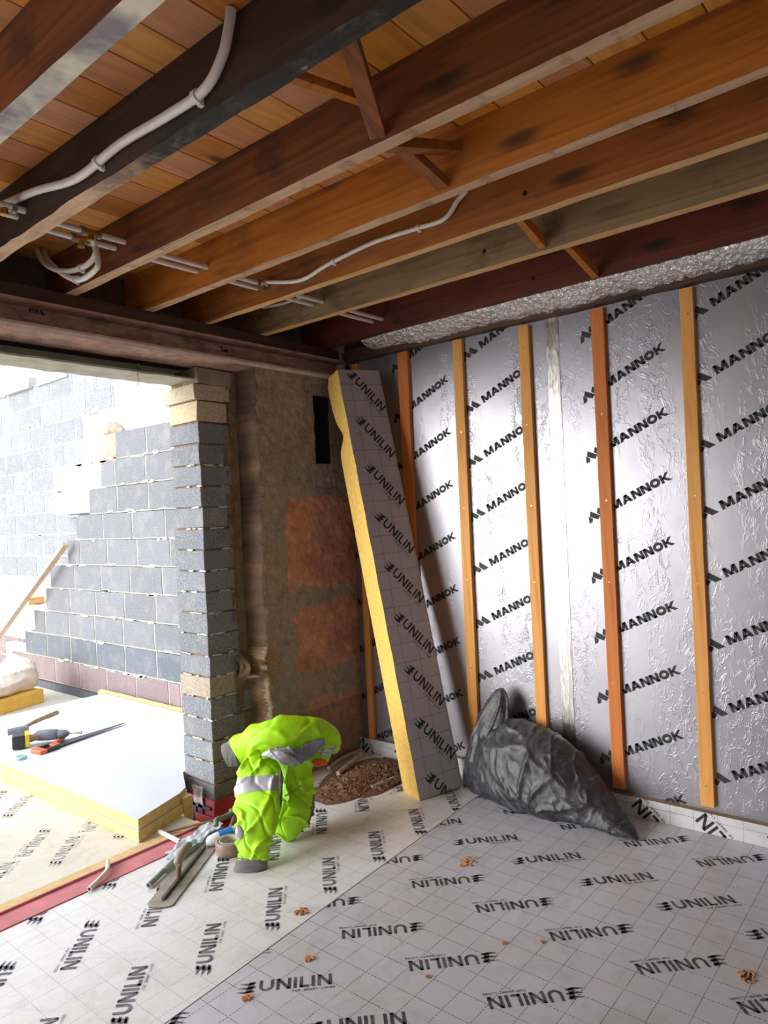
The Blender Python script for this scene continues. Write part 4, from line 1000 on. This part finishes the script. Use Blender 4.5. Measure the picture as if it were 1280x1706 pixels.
# gathered neck flopping up against the wall
rs = []
for i in range(60):
    t = i/59; c = Vector((3.10+.07*t, 1.940-.015*t+.012*math.sin(t*5), .20+.318*t))
    wv = Vector((0, 1, .0))*(.118*(1-t)**.62+.010); dv = Vector((1, 0, .3))*(.085*(1-t)**.8+.012)
    r = []
    for k in range(96):
        a = 2*math.pi*k/96
        pl_ = 1+.13*max(0, 1-abs(math.sin(a*3+t*2.2+1))*2.2)*(.8+t*1.6)+.22*noise.noise(Vector((math.cos(a)*2, math.sin(a)*2, t*5)))
        q = c+(wv*math.cos(a)+dv*math.sin(a))*pl_; q.x = min(q.x, 3.232); r.append(q)
    rs.append(r)
b = MB(); b.rings(rs, 0); b.build('sack_neck', [m_sack], e)

# ================================================================= HI-VIS JACKET
n = NT('hivis'); f1 = n.noise(9, 5, .6); f2 = n.noise(30, 5, .7)
c = n.mix(n.math('MULTIPLY', n.ramp(f2, [(.55, 0.), (.75, 1.)]), .25), n.ramp(f1, [(.3, lin(150,210,4)), (.7, lin(174,230,6))]), lin(128,150,40))
n.bump(n.math('ADD', f1, n.math('MULTIPLY', f2, .4)), .4, .008); m_hv = n.fin(c, .55)
m_gcloth = plain('grey_cloth', lin(112,110,112), .75, 0, .18, 18, .3); m_refl = plain('reflective_tape', lin(170,172,180), .35, .25, .08, 18)
m_lining = plain('lining_grey', lin(128,132,146), .6, 0, .15, 16, .2)
VIEW = _f
def garment(keys, n_sec=60, n_r=72, amp=.012, sc=14, ridge=.010, seed=0, th=.35, t0=0., t1=1., infl=0., rfreq=26, cap=True, thm=.045, fl=.001):
    # keys: (px, py, depth, half-width px, tilt deg); a soft flattened tube
    ks = interp(keys, n_sec); P = [at(k[0], k[1], k[2]) for k in ks]; rs = []
    for i in range(n_sec):
        if not (t0 <= i/(n_sec-1) <= t1): continue
        px_, py_, d_, hw, tilt = ks[i]; tg = (P[min(i+1, n_sec-1)]-P[max(i-1, 0)]).normalized()
        side = tg.cross(VIEW).normalized(); back = side.cross(tg).normalized()
        if back.dot(VIEW) < 0: back = -back
        h_ = hw/FPX*d_; T_ = max(thm*.5, h_*th); r = []
        endf = min(1, (i+.6)/(n_sec*.03), (n_sec-i-.4)/(n_sec*.03))
        for k in range(n_r):
            a = 2*math.pi*k/n_r; ca, sa = math.cos(a), math.sin(a)
            o_ = side*ca*h_+back*sa*T_; p = P[i]+o_; nd = (side*ca/h_+back*sa/T_).normalized()
            q = p*sc*.6+Vector((seed*3.1, 0, 0)); d = noise.fractal(q, 1.1, 2, 3)*amp*.6
            w1 = noise.noise(p*7+Vector((0, seed, 0)))
            w2 = noise.noise(p*13+Vector((seed, 2, 0)))
            d += ridge*1.5*max(0, 1-abs(math.sin(i/n_sec*rfreq*.42+w1*4.0+ca*1.9+seed))*1.7)**1.5*(.25+.75*abs(w2)*2)
            d -= ridge*.8*max(0, 1-abs(math.sin(i/n_sec*rfreq*.7-w1*3.5-ca*2.6+seed*2))*3.2)*(.5+.5*w2)
            p = p+nd*(d*endf+infl); p.z = max(p.z, fl); r.append(p)
        rs.append(r)
    return rs
J = empty('hi_vis_jacket', at(430, 1455, 2.98)*1.0, 'fluorescent yellow work jacket with grey cuffs draped by the block pier', 'jacket')
J.location.z = 0
def gpart(nm, keys, mat, **kw):
    b = MB(); b.rings(garment(keys, **kw), 0); return b.build(nm, [mat], J)
up = [(395,1253,3.36,22,0),(400,1250,3.36,25,0),(420,1243,3.35,29,0),(450,1232,3.34,31,0),(480,1225,3.35,31,0),(508,1221,3.38,28,0),(530,1223,3.42,26,0),(547,1234,3.46,22,0),(556,1246,3.48,13,0),(557,1254,3.48,5,0)]
gpart('sleeve', up, m_hv, seed=1, th=.75, ridge=.010, rfreq=18, n_sec=90)
gpart('cuff', [(374,1258,3.36,15,0),(377,1257,3.36,19,0),(384,1256,3.36,21,0),(396,1254,3.36,22,0)], m_gcloth, seed=2, th=.7, amp=.003, ridge=.002, n_sec=24)
fr_ = [(445,1262,3.30,14,0),(441,1270,3.27,26,0),(436,1285,3.22,34,0),(432,1305,3.16,38,0),(430,1330,3.11,38,0),(430,1355,3.06,37,0),(427,1380,3.02,32,0),(424,1405,2.99,28,0),(421,1425,2.97,25,0),(420,1434,2.96,24,0)]
gpart('sleeve', fr_, m_hv, seed=4, th=.42, ridge=.014, rfreq=20, n_sec=110, n_r=96, amp=.014)
gpart('cuff', [(421,1429,2.965,24.5,0),(420,1438,2.96,26,0),(418,1448,2.955,28,0),(417,1454,2.95,28,0)], m_gcloth, seed=5, th=.45, amp=.004, ridge=.002, n_sec=24)
gpart('reflective_band', fr_, m_refl, seed=4, th=.42, ridge=.014, rfreq=20, n_sec=110, n_r=96, amp=.014, t0=.315, t1=.425, infl=.0022)
bd = [(478,1256,3.42,22,0),(486,1268,3.39,32,0),(492,1290,3.34,29,0),(494,1315,3.30,27,0),(492,1340,3.26,29,0),(484,1362,3.23,31,0),(474,1382,3.20,24,0),(466,1394,3.18,12,0)]
gpart('jacket_body', bd, m_hv, seed=7, th=.6, ridge=.020, rfreq=15, n_sec=100, n_r=96, amp=.016)
gpart('jacket_back', [(470,1262,3.44,10,0),(495,1256,3.47,16,0),(520,1252,3.50,20,0),(540,1252,3.52,17,0),(550,1250,3.52,8,0)], m_hv, seed=9, th=.8, ridge=.012, rfreq=12)
gpart('collar', [(460,1250,3.26,6,0),(475,1254,3.25,9,0),(490,1258,3.26,11,0),(505,1256,3.29,12,0),(516,1248,3.32,11,0),(528,1240,3.34,9,0),(540,1236,3.36,5,0)], m_lining, seed=11, th=.5, ridge=.008, rfreq=18, thm=.03)
gpart('lining', [(438,1258,3.22,3,0),(452,1256,3.20,6,0),(468,1262,3.19,8,0),(484,1268,3.22,7,0),(496,1272,3.25,4,0)], m_refl, seed=12, th=.5, ridge=.004, thm=.02)
gpart('reflective_band', [(536,1258,3.40,4,0),(543,1253,3.40,8,0),(551,1247,3.41,9,0),(558,1240,3.43,5,0)], m_refl, seed=13, th=.4, ridge=.003, thm=.02)
gpart('orange_trim', [(518,1276,3.40,3,0),(525,1271,3.395,6,0),(534,1270,3.40,6,0),(544,1271,3.42,3,0)], plain('orange_cloth', lin(226,96,24), .6), seed=14, th=.5, ridge=.003, thm=.02)
gpart('tail', [(505,1290,3.37,4,0),(513,1310,3.36,8,0),(514,1340,3.34,9,0),(508,1365,3.30,9,0),(498,1385,3.26,5,0)], m_gcloth, seed=15, th=.6, thm=.03)
gpart('shade_strip', [(468,1282,3.12,1.5,0),(468,1300,3.11,3,0),(467,1330,3.09,3.5,0),(465,1350,3.08,2.5,0),(463,1362,3.07,1,0)], plain('shadow_grey', lin(70,76,66), .8), seed=16, th=.5, amp=.002, ridge=.001, thm=.01)  # dark strip along the sleeve edge, fold shade painted as its colour
b = MB(); pz = [at(475,1326,3.19), at(488,1319,3.18), at(504,1307,3.19)]; b.tube(bez(pz, 5), .0028, 8); b.build('zip', [plain('zip_grey', lin(110,120,84), .5)], J)
gpart('reflective_patch', [(396,1376,2.96,3,90),(398,1382,2.955,6,0),(400,1390,2.95,7,0),(402,1397,2.95,3,0)], m_refl, seed=17, th=.3, amp=.002, ridge=.001, thm=.015, n_sec=20)
